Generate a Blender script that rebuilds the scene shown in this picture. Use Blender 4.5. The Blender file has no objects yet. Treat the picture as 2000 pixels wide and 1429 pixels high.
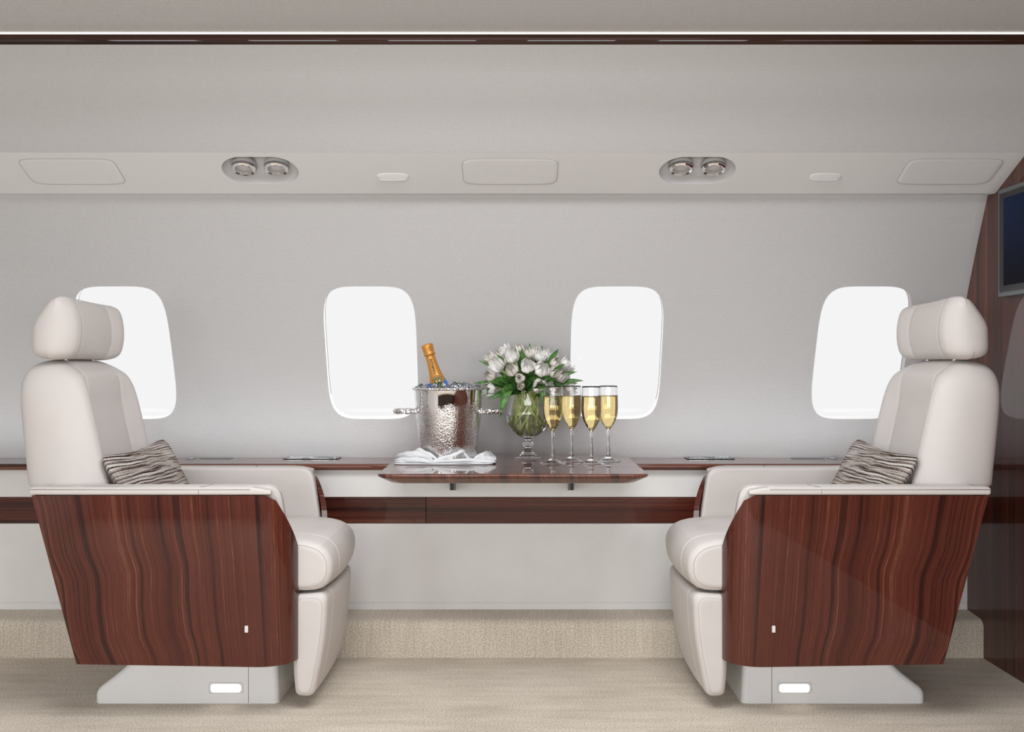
import bpy, bmesh, math, random
from mathutils import Vector, Matrix, noise
PI = math.pi
random.seed(7)
S = bpy.context.scene
COL = S.collection

# ------------------------------------------------------------------ materials
def new_mat(name):
    m = bpy.data.materials.new(name); m.use_nodes = True
    nt = m.node_tree; b = nt.nodes['Principled BSDF']
    return m, nt, b

def N(nt, typ, **kw):
    n = nt.nodes.new(typ)
    for k, v in kw.items():
        if k in n.inputs: n.inputs[k].default_value = v
        else: setattr(n, k, v)
    return n

def L(nt, a, b): nt.links.new(a, b)

def simple(name, col, rough=0.5, metal=0.0, coat=0.0, ior=1.5, spec=0.5):
    m, nt, b = new_mat(name)
    b.inputs['Base Color'].default_value = (*col, 1)
    b.inputs['Roughness'].default_value = rough
    b.inputs['Metallic'].default_value = metal
    b.inputs['Coat Weight'].default_value = coat
    b.inputs['Coat Roughness'].default_value = 0.03
    b.inputs['Specular IOR Level'].default_value = spec
    return m

def ramp(nt, stops):
    r = nt.nodes.new('ShaderNodeValToRGB')
    e = r.color_ramp.elements
    while len(e) < len(stops): e.new(0.5)
    for el, (p, c) in zip(e, stops):
        el.position = p; el.color = (*c, 1)
    return r

def mapping(nt, src, scale=(1, 1, 1), loc=(0, 0, 0)):
    mp = nt.nodes.new('ShaderNodeMapping')
    mp.inputs['Scale'].default_value = scale; mp.inputs['Location'].default_value = loc
    L(nt, src, mp.inputs['Vector']); return mp.outputs['Vector']

def math_n(nt, op, a, b=None, clamp=False):
    n = nt.nodes.new('ShaderNodeMath'); n.operation = op; n.use_clamp = clamp
    for i, v in enumerate((a, b)):
        if v is None: continue
        if isinstance(v, (int, float)): n.inputs[i].default_value = v
        else: L(nt, v, n.inputs[i])
    return n.outputs[0]

def wood_mat(name, dark, mid, light, coarse=16.0, fine=230.0, coat=1.0, cross=0.8):
    """UV.x runs across the grain in metres, UV.y along it."""
    m, nt, b = new_mat(name)
    uv = N(nt, 'ShaderNodeUVMap').outputs['UV']
    n1 = N(nt, 'ShaderNodeTexNoise', **{'Scale': 1.0, 'Detail': 3.0, 'Roughness': 0.6})
    L(nt, mapping(nt, uv, (coarse, cross * 0.5, 1)), n1.inputs['Vector'])
    n2 = N(nt, 'ShaderNodeTexNoise', **{'Scale': 1.0, 'Detail': 5.0, 'Roughness': 0.75})
    L(nt, mapping(nt, uv, (fine, cross, 1), (3, 7, 0)), n2.inputs['Vector'])
    n3 = N(nt, 'ShaderNodeTexNoise', **{'Scale': 1.0, 'Detail': 2.0, 'Roughness': 0.6})
    L(nt, mapping(nt, uv, (fine * 5, cross * 30, 1)), n3.inputs['Vector'])
    n4 = N(nt, 'ShaderNodeTexNoise', **{'Scale': 1.0, 'Detail': 1.0, 'Roughness': 0.5})
    L(nt, mapping(nt, uv, (coarse * 2.4, cross * 0.4, 1), (11, 3, 0)), n4.inputs['Vector'])
    v = math_n(nt, 'MULTIPLY', n1.outputs['Fac'], 0.32)
    v = math_n(nt, 'ADD', v, math_n(nt, 'MULTIPLY', n2.outputs['Fac'], 0.50))
    v = math_n(nt, 'ADD', v, math_n(nt, 'MULTIPLY', n3.outputs['Fac'], 0.18))
    r = ramp(nt, [(0.37, dark), (0.47, mid), (0.55, tuple(1.3 * a for a in mid)), (0.66, light)])
    L(nt, v, r.inputs['Fac'])
    # dark ribbons
    k = ramp(nt, [(0.36, (0.30, 0.30, 0.32)), (0.43, (1, 1, 1))])
    L(nt, n4.outputs['Fac'], k.inputs['Fac'])
    mx = nt.nodes.new('ShaderNodeMix'); mx.data_type = 'RGBA'; mx.blend_type = 'MULTIPLY'
    mx.inputs[0].default_value = 0.85
    L(nt, r.outputs['Color'], mx.inputs[6]); L(nt, k.outputs['Color'], mx.inputs[7])
    L(nt, mx.outputs[2], b.inputs['Base Color'])
    b.inputs['Roughness'].default_value = 0.35
    b.inputs['Coat Weight'].default_value = coat
    b.inputs['Coat Roughness'].default_value = 0.015
    b.inputs['Coat IOR'].default_value = 1.38
    b.inputs['Specular IOR Level'].default_value = 0.1
    return m

WOOD = wood_mat('lacquered_rosewood', (0.012, 0.004, 0.003), (0.080, 0.019, 0.011), (0.30, 0.125, 0.078))
WOOD_DARK = wood_mat('dark_rosewood', (0.008, 0.003, 0.002), (0.030, 0.010, 0.006), (0.09, 0.035, 0.022))
WOOD_TABLE = wood_mat('table_rosewood', (0.03, 0.010, 0.007), (0.11, 0.036, 0.022), (0.26, 0.115, 0.07), coarse=9, fine=120)

WOOD_LEDGE = wood_mat('ledge_rosewood', (0.05, 0.018, 0.012), (0.13, 0.045, 0.028), (0.22, 0.10, 0.065), coarse=4, fine=90)

def leather_mat(name, col, rough=0.5, bump=0.12, scale=420):
    m, nt, b = new_mat(name)
    tc = N(nt, 'ShaderNodeTexCoord').outputs['Object']
    vo = N(nt, 'ShaderNodeTexVoronoi', **{'Scale': scale}); L(nt, tc, vo.inputs['Vector'])
    no = N(nt, 'ShaderNodeTexNoise', **{'Scale': scale * 0.35, 'Detail': 3.0}); L(nt, tc, no.inputs['Vector'])
    s = math_n(nt, 'ADD', vo.outputs['Distance'], no.outputs['Fac'])
    bp = N(nt, 'ShaderNodeBump', **{'Strength': bump, 'Distance': 0.002}); L(nt, s, bp.inputs['Height'])
    L(nt, bp.outputs['Normal'], b.inputs['Normal'])
    n2 = N(nt, 'ShaderNodeTexNoise', **{'Scale': 9.0, 'Detail': 2.0}); L(nt, tc, n2.inputs['Vector'])
    r = ramp(nt, [(0.3, tuple(c * 0.965 for c in col)), (0.7, col)]); L(nt, n2.outputs['Fac'], r.inputs['Fac'])
    L(nt, r.outputs['Color'], b.inputs['Base Color'])
    b.inputs['Roughness'].default_value = rough
    b.inputs['Specular IOR Level'].default_value = 0.35
    return m

LEATHER = leather_mat('cream_leather', (0.65, 0.610, 0.583), 0.5)
PANEL = leather_mat('cream_wall_leather', (0.86, 0.85, 0.83), 0.55, 0.25, 300)
PEDESTAL = leather_mat('grained_offwhite_plastic', (0.86, 0.855, 0.85), 0.5, 0.35, 330)
PIPING = simple('cream_piping', (0.45, 0.42, 0.39), 0.5)
SEAM = simple('seam_thread', (0.30, 0.28, 0.26), 0.7)

def weave_mat(name, col, period=0.0068, amp=0.10, bump=0.35, axes='XZ'):
    m, nt, b = new_mat(name)
    tc = N(nt, 'ShaderNodeUVMap').outputs['UV']
    sp = nt.nodes.new('ShaderNodeSeparateXYZ'); L(nt, tc, sp.inputs[0])
    f = 2 * PI / period
    a = math_n(nt, 'MULTIPLY', sp.outputs['X'], f); c = math_n(nt, 'MULTIPLY', sp.outputs['Y'], f)
    s1 = math_n(nt, 'SINE', math_n(nt, 'ADD', a, c)); s2 = math_n(nt, 'SINE', math_n(nt, 'SUBTRACT', a, c))
    h = math_n(nt, 'MULTIPLY', s1, s2)
    no = N(nt, 'ShaderNodeTexNoise', **{'Scale': 1.2 / period, 'Detail': 2.0}); L(nt, tc, no.inputs['Vector'])
    h2 = math_n(nt, 'ADD', math_n(nt, 'MULTIPLY', h, 0.5), math_n(nt, 'MULTIPLY', no.outputs['Fac'], 0.6))
    r = ramp(nt, [(0.0, tuple(x * (1 - amp) for x in col)), (0.8, tuple(min(1, x * (1 + amp * 0.6)) for x in col))])
    L(nt, math_n(nt, 'ADD', h2, 0.2), r.inputs['Fac'])
    L(nt, r.outputs['Color'], b.inputs['Base Color'])
    bp = N(nt, 'ShaderNodeBump', **{'Strength': bump, 'Distance': 0.0015}); L(nt, h2, bp.inputs['Height'])
    L(nt, bp.outputs['Normal'], b.inputs['Normal'])
    b.inputs['Roughness'].default_value = 0.8
    b.inputs['Specular IOR Level'].default_value = 0.2
    return m

FABRIC = weave_mat('woven_wall_fabric', (0.565, 0.555, 0.55), amp=0.20)
FABRIC_LIGHT = weave_mat('pale_woven_fabric', (0.77, 0.762, 0.752), period=0.0052, amp=0.06, bump=0.15)

def carpet_mat(name, c1, c2, sx, sy, bump=0.6):
    m, nt, b = new_mat(name)
    tc = N(nt, 'ShaderNodeUVMap').outputs['UV']
    n1 = N(nt, 'ShaderNodeTexNoise', **{'Scale': 1.0, 'Detail': 5.0, 'Roughness': 0.65}); L(nt, mapping(nt, tc, (sx, sy, 1)), n1.inputs['Vector'])
    n2 = N(nt, 'ShaderNodeTexNoise', **{'Scale': 200.0, 'Detail': 3.0}); L(nt, tc, n2.inputs['Vector'])
    n3 = N(nt, 'ShaderNodeTexNoise', **{'Scale': 3.0, 'Detail': 2.0}); L(nt, tc, n3.inputs['Vector'])
    v = math_n(nt, 'ADD', math_n(nt, 'MULTIPLY', n1.outputs['Fac'], 0.22), math_n(nt, 'MULTIPLY', n2.outputs['Fac'], 0.60))
    v = math_n(nt, 'ADD', v, math_n(nt, 'MULTIPLY', n3.outputs['Fac'], 0.18))
    r = ramp(nt, [(0.38, c1), (0.60, c2)]); L(nt, v, r.inputs['Fac'])
    L(nt, r.outputs['Color'], b.inputs['Base Color'])
    bp = N(nt, 'ShaderNodeBump', **{'Strength': bump, 'Distance': 0.004}); L(nt, v, bp.inputs['Height'])
    L(nt, bp.outputs['Normal'], b.inputs['Normal'])
    b.inputs['Roughness'].default_value = 0.95; b.inputs['Specular IOR Level'].default_value = 0.1
    b.inputs['Sheen Weight'].default_value = 0.15
    return m

CARPET = carpet_mat('beige_carpet', (0.43, 0.365, 0.285), (0.80, 0.715, 0.60), 4, 26, 0.8)
CARPET_STEP = carpet_mat('ribbed_beige_fabric', (0.46, 0.40, 0.32), (0.82, 0.735, 0.62), 130, 6, 0.8)

CHROME = simple('polished_chrome', (0.86, 0.86, 0.87), 0.06, 1.0)
BLACK = simple('black_plastic', (0.012, 0.012, 0.013), 0.25)
BLACK_METAL = simple('black_metal', (0.02, 0.02, 0.022), 0.35, 0.6)
GREY_FRAME = simple('grey_satin_frame', (0.16, 0.175, 0.18), 0.35, 0.4)
GREY_KNOB = simple('grey_knob', (0.35, 0.35, 0.36), 0.4)
GAP = simple('panel_gap', (0.34, 0.33, 0.32), 0.8)
LATCH = simple('pale_latch_plastic', (0.72, 0.71, 0.70), 0.6)
WHITE_PLASTIC = simple('white_plastic', (0.75, 0.74, 0.73), 0.35)
DARKGAP = simple('shadow_gap_rubber', (0.06, 0.055, 0.05), 0.8)

def emit_mat(name, col, strength):
    m, nt, b = new_mat(name)
    b.inputs['Base Color'].default_value = (*col, 1)
    b.inputs['Emission Color'].default_value = (*col, 1)
    b.inputs['Emission Strength'].default_value = strength
    return m
STEP_LIGHT = emit_mat('step_light_glow', (1, 0.97, 0.92), 4.0)
LED = emit_mat('warm_led_line', (1, 0.95, 0.86), 2.2)

def pane_mat():
    m = bpy.data.materials.new('tinted_window_pane'); m.use_nodes = True
    nt = m.node_tree; nt.nodes.clear()
    o = nt.nodes.new('ShaderNodeOutputMaterial')
    t = N(nt, 'ShaderNodeBsdfTransparent'); t.inputs['Color'].default_value = (0.57, 0.57, 0.572, 1)
    g = N(nt, 'ShaderNodeBsdfGlossy'); g.inputs['Roughness'].default_value = 0.02
    x = N(nt, 'ShaderNodeMixShader'); x.inputs[0].default_value = 0.010
    L(nt, t.outputs[0], x.inputs[1]); L(nt, g.outputs[0], x.inputs[2]); L(nt, x.outputs[0], o.inputs['Surface'])
    return m
PANE = pane_mat()

def liner_mat():
    m = bpy.data.materials.new('translucent_window_liner'); m.use_nodes = True
    nt = m.node_tree; nt.nodes.clear()
    o = nt.nodes.new('ShaderNodeOutputMaterial')
    t = N(nt, 'ShaderNodeBsdfTranslucent'); t.inputs['Color'].default_value = (0.97, 0.97, 0.97, 1)
    d = N(nt, 'ShaderNodeBsdfDiffuse'); d.inputs['Color'].default_value = (0.85, 0.85, 0.85, 1)
    x = N(nt, 'ShaderNodeMixShader'); x.inputs[0].default_value = 0.15
    L(nt, t.outputs[0], x.inputs[1]); L(nt, d.outputs[0], x.inputs[2]); L(nt, x.outputs[0], o.inputs['Surface'])
    return m
LINER = liner_mat()

def glass_mat(name, col=(1, 1, 1), ior=1.47, rough=0.0):
    m, nt, b = new_mat(name)
    b.inputs['Base Color'].default_value = (*col, 1)
    b.inputs['Transmission Weight'].default_value = 1.0
    b.inputs['IOR'].default_value = ior; b.inputs['Roughness'].default_value = rough
    return m
GLASS = glass_mat('clear_glass')
WATER = glass_mat('water', (0.96, 0.985, 0.96), 1.33)
ICE = glass_mat('ice', (0.90, 0.93, 0.98), 1.31, 0.08)
GREEN_GLASS = glass_mat('green_bottle_glass', (0.03, 0.16, 0.05), 1.5, 0.02)

def champagne_mat():
    m, nt, b = new_mat('champagne')
    tc = N(nt, 'ShaderNodeTexCoord').outputs['Object']
    vo = N(nt, 'ShaderNodeTexVoronoi', **{'Scale': 240.0}); L(nt, tc, vo.inputs['Vector'])
    r = ramp(nt, [(0.0, (0.50, 0.33, 0.13)), (0.16, (0.97, 0.76, 0.36))]); L(nt, vo.outputs['Distance'], r.inputs['Fac'])
    L(nt, r.outputs['Color'], b.inputs['Base Color'])
    b.inputs['Transmission Weight'].default_value = 1.0
    b.inputs['IOR'].default_value = 1.34; b.inputs['Roughness'].default_value = 0.0
    return m
CHAMPAGNE = champagne_mat()

def bucket_mat():
    m, nt, b = new_mat('frosted_silver_metal')
    tc = N(nt, 'ShaderNodeTexCoord').outputs['Object']
    sp = nt.nodes.new('ShaderNodeSeparateXYZ'); L(nt, tc, sp.inputs[0])
    low = ramp(nt, [(0.0, (1, 1, 1)), (0.62, (0.75, 0.75, 0.75)), (0.80, (0, 0, 0))])
    n0 = N(nt, 'ShaderNodeTexNoise', **{'Scale': 22.0, 'Detail': 3.0}); L(nt, tc, n0.inputs['Vector'])
    zz = math_n(nt, 'ADD', math_n(nt, 'MULTIPLY', sp.outputs['Z'], 4.1), math_n(nt, 'MULTIPLY', n0.outputs['Fac'], 0.35))
    L(nt, math_n(nt, 'SUBTRACT', zz, 0.17), low.inputs['Fac'])
    vo = N(nt, 'ShaderNodeTexVoronoi', **{'Scale': 230.0}); L(nt, tc, vo.inputs['Vector'])
    n2 = N(nt, 'ShaderNodeTexNoise', **{'Scale': 160.0, 'Detail': 4.0}); L(nt, tc, n2.inputs['Vector'])
    hh = math_n(nt, 'MULTIPLY', math_n(nt, 'ADD', vo.outputs['Distance'], n2.outputs['Fac']), low.outputs['Color'])
    bp = N(nt, 'ShaderNodeBump', **{'Strength': 0.6, 'Distance': 0.0010}); L(nt, hh, bp.inputs['Height'])
    L(nt, bp.outputs['Normal'], b.inputs['Normal'])
    b.inputs['Base Color'].default_value = (0.80, 0.78, 0.77, 1)
    b.inputs['Metallic'].default_value = 1.0
    L(nt, math_n(nt, 'ADD', math_n(nt, 'MULTIPLY', low.outputs['Color'], 0.07), 0.04), b.inputs['Roughness'])
    return m
BUCKET = bucket_mat()
HAMMERED = None
def hammered():
    m, nt, b = new_mat('hammered_silver')
    tc = N(nt, 'ShaderNodeTexCoord').outputs['Object']
    vo = N(nt, 'ShaderNodeTexVoronoi', **{'Scale': 130.0}); L(nt, tc, vo.inputs['Vector'])
    bp = N(nt, 'ShaderNodeBump', **{'Strength': 0.9, 'Distance': 0.004}); L(nt, vo.outputs['Distance'], bp.inputs['Height'])
    L(nt, bp.outputs['Normal'], b.inputs['Normal'])
    b.inputs['Base Color'].default_value = (0.78, 0.76, 0.76, 1)
    b.inputs['Metallic'].default_value = 1.0; b.inputs['Roughness'].default_value = 0.12
    return m
HAMMERED = hammered()

def foil_mat():
    m, nt, b = new_mat('orange_gold_foil')
    tc = N(nt, 'ShaderNodeTexCoord').outputs['Object']
    n = N(nt, 'ShaderNodeTexNoise', **{'Scale': 120.0, 'Detail': 3.0}); L(nt, tc, n.inputs['Vector'])
    bp = N(nt, 'ShaderNodeBump', **{'Strength': 0.25, 'Distance': 0.002}); L(nt, n.outputs['Fac'], bp.inputs['Height'])
    L(nt, bp.outputs['Normal'], b.inputs['Normal'])
    b.inputs['Base Color'].default_value = (0.60, 0.27, 0.055, 1)
    b.inputs['Metallic'].default_value = 0.45; b.inputs['Roughness'].default_value = 0.38
    return m
FOIL = foil_mat()
INK = simple('black_ink', (0.03, 0.02, 0.015), 0.5)
BLUE = simple('blue_label', (0.01, 0.16, 0.62), 0.4)
GREEN_INK = simple('green_crest', (0.02, 0.10, 0.03), 0.5)
GOLD_INK = simple('gold_crest', (0.55, 0.27, 0.05), 0.4)

def cloth_mat():
    m, nt, b = new_mat('white_linen')
    tc = N(nt, 'ShaderNodeTexCoord').outputs['Object']
    n = N(nt, 'ShaderNodeTexNoise', **{'Scale': 500.0, 'Detail': 2.0}); L(nt, tc, n.inputs['Vector'])
    bp = N(nt, 'ShaderNodeBump', **{'Strength': 0.2, 'Distance': 0.001}); L(nt, n.outputs['Fac'], bp.inputs['Height'])
    L(nt, bp.outputs['Normal'], b.inputs['Normal'])
    b.inputs['Base Color'].default_value = (0.70, 0.71, 0.72, 1); b.inputs['Roughness'].default_value = 0.9
    return m
LINEN = cloth_mat()

def pillow_mat():
    m, nt, b = new_mat('striped_woven_wool')
    uv = N(nt, 'ShaderNodeUVMap').outputs['UV']
    nw = N(nt, 'ShaderNodeTexNoise', **{'Scale': 5.0, 'Detail': 2.0}); L(nt, uv, nw.inputs['Vector'])
    sp = nt.nodes.new('ShaderNodeSeparateXYZ'); L(nt, uv, sp.inputs[0])
    y = math_n(nt, 'ADD', sp.outputs['Y'], math_n(nt, 'MULTIPLY', nw.outputs['Fac'], 0.05))
    cb = nt.nodes.new('ShaderNodeCombineXYZ'); L(nt, sp.outputs['X'], cb.inputs[0]); L(nt, y, cb.inputs[1])
    n1 = N(nt, 'ShaderNodeTexNoise', **{'Scale': 1.0, 'Detail': 4.0, 'Roughness': 0.7}); L(nt, mapping(nt, cb.outputs[0], (5, 130, 1)), n1.inputs['Vector'])
    n2 = N(nt, 'ShaderNodeTexNoise', **{'Scale': 1.0, 'Detail': 2.0}); L(nt, mapping(nt, cb.outputs[0], (260, 700, 1)), n2.inputs['Vector'])
    rib = math_n(nt, 'SINE', math_n(nt, 'MULTIPLY', y, 2 * PI / 0.0125))
    v = math_n(nt, 'ADD', math_n(nt, 'MULTIPLY', n1.outputs['Fac'], 0.75), math_n(nt, 'MULTIPLY', n2.outputs['Fac'], 0.25))
    v = math_n(nt, 'ADD', v, math_n(nt, 'MULTIPLY', rib, 0.045))
    r = ramp(nt, [(0.40, (0.030, 0.018, 0.016)), (0.455, (0.13, 0.09, 0.08)), (0.50, (0.40, 0.35, 0.31)), (0.60, (0.66, 0.63, 0.60))])
    L(nt, v, r.inputs['Fac']); L(nt, r.outputs['Color'], b.inputs['Base Color'])
    h = math_n(nt, 'ADD', math_n(nt, 'MULTIPLY', rib, 0.5), n2.outputs['Fac'])
    bp = N(nt, 'ShaderNodeBump', **{'Strength': 0.8, 'Distance': 0.003}); L(nt, h, bp.inputs['Height'])
    L(nt, bp.outputs['Normal'], b.inputs['Normal'])
    b.inputs['Roughness'].default_value = 0.95; b.inputs['Specular IOR Level'].default_value = 0.1
    return m
WOOL = pillow_mat()

def plant_mat(name, c1, c2, scale=60, rough=0.45, trans=0.0):
    m, nt, b = new_mat(name)
    tc = N(nt, 'ShaderNodeTexCoord').outputs['Object']
    n = N(nt, 'ShaderNodeTexNoise', **{'Scale': scale, 'Detail': 3.0}); L(nt, tc, n.inputs['Vector'])
    r = ramp(nt, [(0.35, c1), (0.65, c2)]); L(nt, n.outputs['Fac'], r.inputs['Fac'])
    L(nt, r.outputs['Color'], b.inputs['Base Color'])
    b.inputs['Roughness'].default_value = rough
    return m
LEAF = plant_mat('tulip_leaf', (0.028, 0.095, 0.016), (0.10, 0.24, 0.05))
STEM = plant_mat('tulip_stem', (0.42, 0.52, 0.14), (0.76, 0.78, 0.36))
PETAL = plant_mat('white_tulip_petal', (0.68, 0.66, 0.62), (0.90, 0.89, 0.87), 45, 0.5)
PETAL2 = plant_mat('cream_tulip_petal', (0.52, 0.48, 0.42), (0.78, 0.74, 0.69), 45, 0.5)

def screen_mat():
    m, nt, b = new_mat('screen_painted_reflection')
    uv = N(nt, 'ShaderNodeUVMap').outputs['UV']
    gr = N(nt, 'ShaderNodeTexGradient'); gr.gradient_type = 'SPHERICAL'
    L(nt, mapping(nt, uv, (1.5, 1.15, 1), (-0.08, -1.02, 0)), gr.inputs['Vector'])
    r = ramp(nt, [(0.0, (0.001, 0.001, 0.003)), (1.0, (0.005, 0.011, 0.034))]); L(nt, gr.outputs['Fac'], r.inputs['Fac'])  # blue glow in one corner imitates reflected window light, painted as emission
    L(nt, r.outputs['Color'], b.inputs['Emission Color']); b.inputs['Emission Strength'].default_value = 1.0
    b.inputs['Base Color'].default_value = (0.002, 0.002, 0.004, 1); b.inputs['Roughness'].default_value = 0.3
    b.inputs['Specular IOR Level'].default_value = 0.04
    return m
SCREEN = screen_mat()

# ------------------------------------------------------------------ mesh helpers
def tag(o, label=None, cat=None, group=None, kind=None):
    if label: o['label'] = label
    if cat: o['category'] = cat
    if group: o['group'] = group
    if kind: o['kind'] = kind
    return o

def thing(name, label, cat, loc=(0, 0, 0), group=None, rot=None):
    o = bpy.data.objects.new(name, None); COL.objects.link(o)
    o.location = loc
    if rot is not None: o.rotation_euler = rot
    o.empty_display_size = 0.05
    return tag(o, label, cat, group)

def obj(name, V, F, mat, parent=None, uv=None, smooth=True, flip=False, local=False, weld=False):
    """One mesh object. Points are world points unless local; under a parent they are moved to its frame."""
    off = Vector((0, 0, 0))
    if parent is not None and not local:
        p = parent
        while p is not None: off += Vector(p.location); p = p.parent
    me = bpy.data.meshes.new(name)
    Fs = [tuple(reversed(f)) for f in F] if flip else F
    me.from_pydata([tuple(Vector(v) - off) for v in V], [], Fs)
    if uv is not None:
        lay = me.uv_layers.new(name='UVMap')
        for lp in me.loops: lay.data[lp.index].uv = uv[lp.vertex_index]
    me.materials.append(mat)
    for p in me.polygons: p.use_smooth = smooth
    bm = bmesh.new(); bm.from_mesh(me)
    if weld: bmesh.ops.remove_doubles(bm, verts=bm.verts, dist=1e-5)
    bmesh.ops.recalc_face_normals(bm, faces=bm.faces)
    bm.to_mesh(me); bm.free()
    me.update()
    o = bpy.data.objects.new(name, me); COL.objects.link(o)
    if parent is not None: o.parent = parent
    return o

def sharp(o, deg=35):
    me = o.data
    bm = bmesh.new(); bm.from_mesh(me)
    for e in bm.edges:
        if len(e.link_faces) == 2 and e.calc_face_angle(0) > math.radians(deg): e.smooth = False
    bm.to_mesh(me); bm.free(); weighted(o); return o

def weighted(o):
    w = o.modifiers.new('face_weighted_normals', 'WEIGHTED_NORMAL'); w.keep_sharp = True; w.weight = 100
    return o

def box_vf(x0, x1, y0, y1, z0, z1):
    V = [(x, y, z) for x in (x0, x1) for y in (y0, y1) for z in (z0, z1)]
    F = [(0, 1, 3, 2), (4, 6, 7, 5), (0, 4, 5, 1), (2, 3, 7, 6), (0, 2, 6, 4), (1, 5, 7, 3)]
    return V, F

def box_obj(name, b, mat, parent=None, uv_fn=None, bevel=0.0):
    bm = bmesh.new(); V, F = box_vf(*b)
    vs = [bm.verts.new(v) for v in V]
    for f in F: bm.faces.new([vs[i] for i in f])
    if bevel:
        bmesh.ops.bevel(bm, geom=list(bm.edges), offset=bevel, segments=3, affect='EDGES', profile=0.5)
    bm.verts.ensure_lookup_table()
    V = [v.co.copy() for v in bm.verts]; bm.verts.index_update(); F = [[v.index for v in f.verts] for f in bm.faces]; bm.free()
    uv = [uv_fn(v) for v in V] if uv_fn else None
    o = obj(name, V, F, mat, parent, uv=uv)
    return sharp(o, 40)

def rounded_poly(pts, r, n=6):
    """Closed polygon with arcs (bezier) at its corners; r: a number or one per corner."""
    out = []; m = len(pts)
    for i in range(m):
        p = Vector(pts[i]); a = Vector(pts[i - 1]); b = Vector(pts[(i + 1) % m])
        ri = r[i] if isinstance(r, (list, tuple)) else r
        if ri <= 0: out.append(tuple(p)); continue
        da = (a - p); db = (b - p)
        la = min(ri, da.length * 0.49); lb = min(ri, db.length * 0.49)
        A = p + da.normalized() * la; B = p + db.normalized() * lb
        for k in range(n + 1):
            t = k / n
            q = A * (1 - t) ** 2 + p * 2 * t * (1 - t) + B * t ** 2
            out.append(tuple(q))
    return out

def resample(poly, step):
    out = []
    m = len(poly)
    for i in range(m):
        a = Vector(poly[i]); b = Vector(poly[(i + 1) % m]); d = (b - a).length
        k = max(1, int(d / step + 0.5))
        for j in range(k): out.append(tuple(a.lerp(b, j / k)))
    return out

def poly_normals(poly):
    m = len(poly); area = sum(poly[i][0] * poly[(i + 1) % m][1] - poly[(i + 1) % m][0] * poly[i][1] for i in range(m))
    sg = 1 if area > 0 else -1
    out = []
    for i in range(m):
        a = Vector(poly[i - 1]); b = Vector(poly[(i + 1) % m]); d = b - a
        if d.length < 1e-9: d = Vector((1, 0))
        d.normalize(); out.append(Vector((d.y, -d.x)) * sg)   # outward
    return out

def miter(pts, ins):
    """the corner points of a closed polygon moved inwards by ins"""
    m = len(pts); P = [Vector(p) for p in pts]
    area = sum(P[i].x * P[(i + 1) % m].y - P[(i + 1) % m].x * P[i].y for i in range(m)); sg = 1 if area > 0 else -1
    out = []
    for i in range(m):
        d1 = (P[i] - P[i - 1]).normalized(); d2 = (P[(i + 1) % m] - P[i]).normalized()
        n1 = Vector((-d1.y, d1.x)) * sg; n2 = Vector((-d2.y, d2.x)) * sg
        k = 1 + n1.dot(n2)
        out.append(tuple(P[i] + (n1 + n2) * (ins / max(k, 0.35))))
    return out

def outline(prof, ins):
    """prof = (points, radii, step): the rounded outline moved inwards by ins, always with the same number of points"""
    pts, rad, step = prof
    base = rounded_poly(pts, rad, 5)
    q = rounded_poly(miter(pts, ins), rad, 5) if ins else base
    out = []; m = len(base)
    for i in range(m):
        d = (Vector(base[(i + 1) % m]) - Vector(base[i])).length; k = max(1, int(d / step + 0.5))
        A, B = Vector(q[i]), Vector(q[(i + 1) % m])
        for j in range(k): out.append(tuple(A.lerp(B, j / k)))
    return out

def profile_solid(prof, c0, c1, r, seams=(), seam_depth=0.004, n=4, mid=6):
    """Sweep a closed (a,b) outline along c from c0 to c1 with rounded ends.  -> [(a,b,c)], faces"""
    rings = []
    for k in range(n + 1):
        th = k / n * PI / 2; rings.append((c0 + r * (1 - math.cos(th)), r * (1 - math.sin(th))))
    rings = [(c0 + r * (1 - math.cos(k / n * PI / 2)), r * (1 - math.sin(k / n * PI / 2))) for k in range(n + 1)]
    cs = [c0 + r + (c1 - c0 - 2 * r) * k / mid for k in range(1, mid)]
    for q in seams: cs = [c for c in cs if abs(c - q) > 0.012]
    body = [(c, 0.0) for c in cs]
    for q in seams: body += [(q - 0.009, 0.0), (q - 0.004, seam_depth * 0.35), (q, seam_depth), (q + 0.004, seam_depth * 0.35), (q + 0.009, 0.0)]
    rings += sorted(body)
    rings += [(c1 - r * (1 - math.cos(k / n * PI / 2)), r * (1 - math.sin(k / n * PI / 2))) for k in range(n, -1, -1)]
    V = []; F = []; m = len(outline(prof, 0)); cache = {}
    for c, ins in rings:
        key = round(ins, 6)
        if key not in cache: cache[key] = outline(prof, ins)
        for p in cache[key]: V.append((p[0], p[1], c))
    R = len(rings)
    for k in range(R - 1):
        for i in range(m):
            j = (i + 1) % m
            F.append((k * m + i, k * m + j, (k + 1) * m + j, (k + 1) * m + i))
    for e in (0, (R - 1) * m):           # end caps: rings running to the middle, so they shade flat
        cx = sum(V[e + i][0] for i in range(m)) / m; cy = sum(V[e + i][1] for i in range(m)) / m
        F.append(tuple(e + i for i in range(m)))
    return V, F

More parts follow.
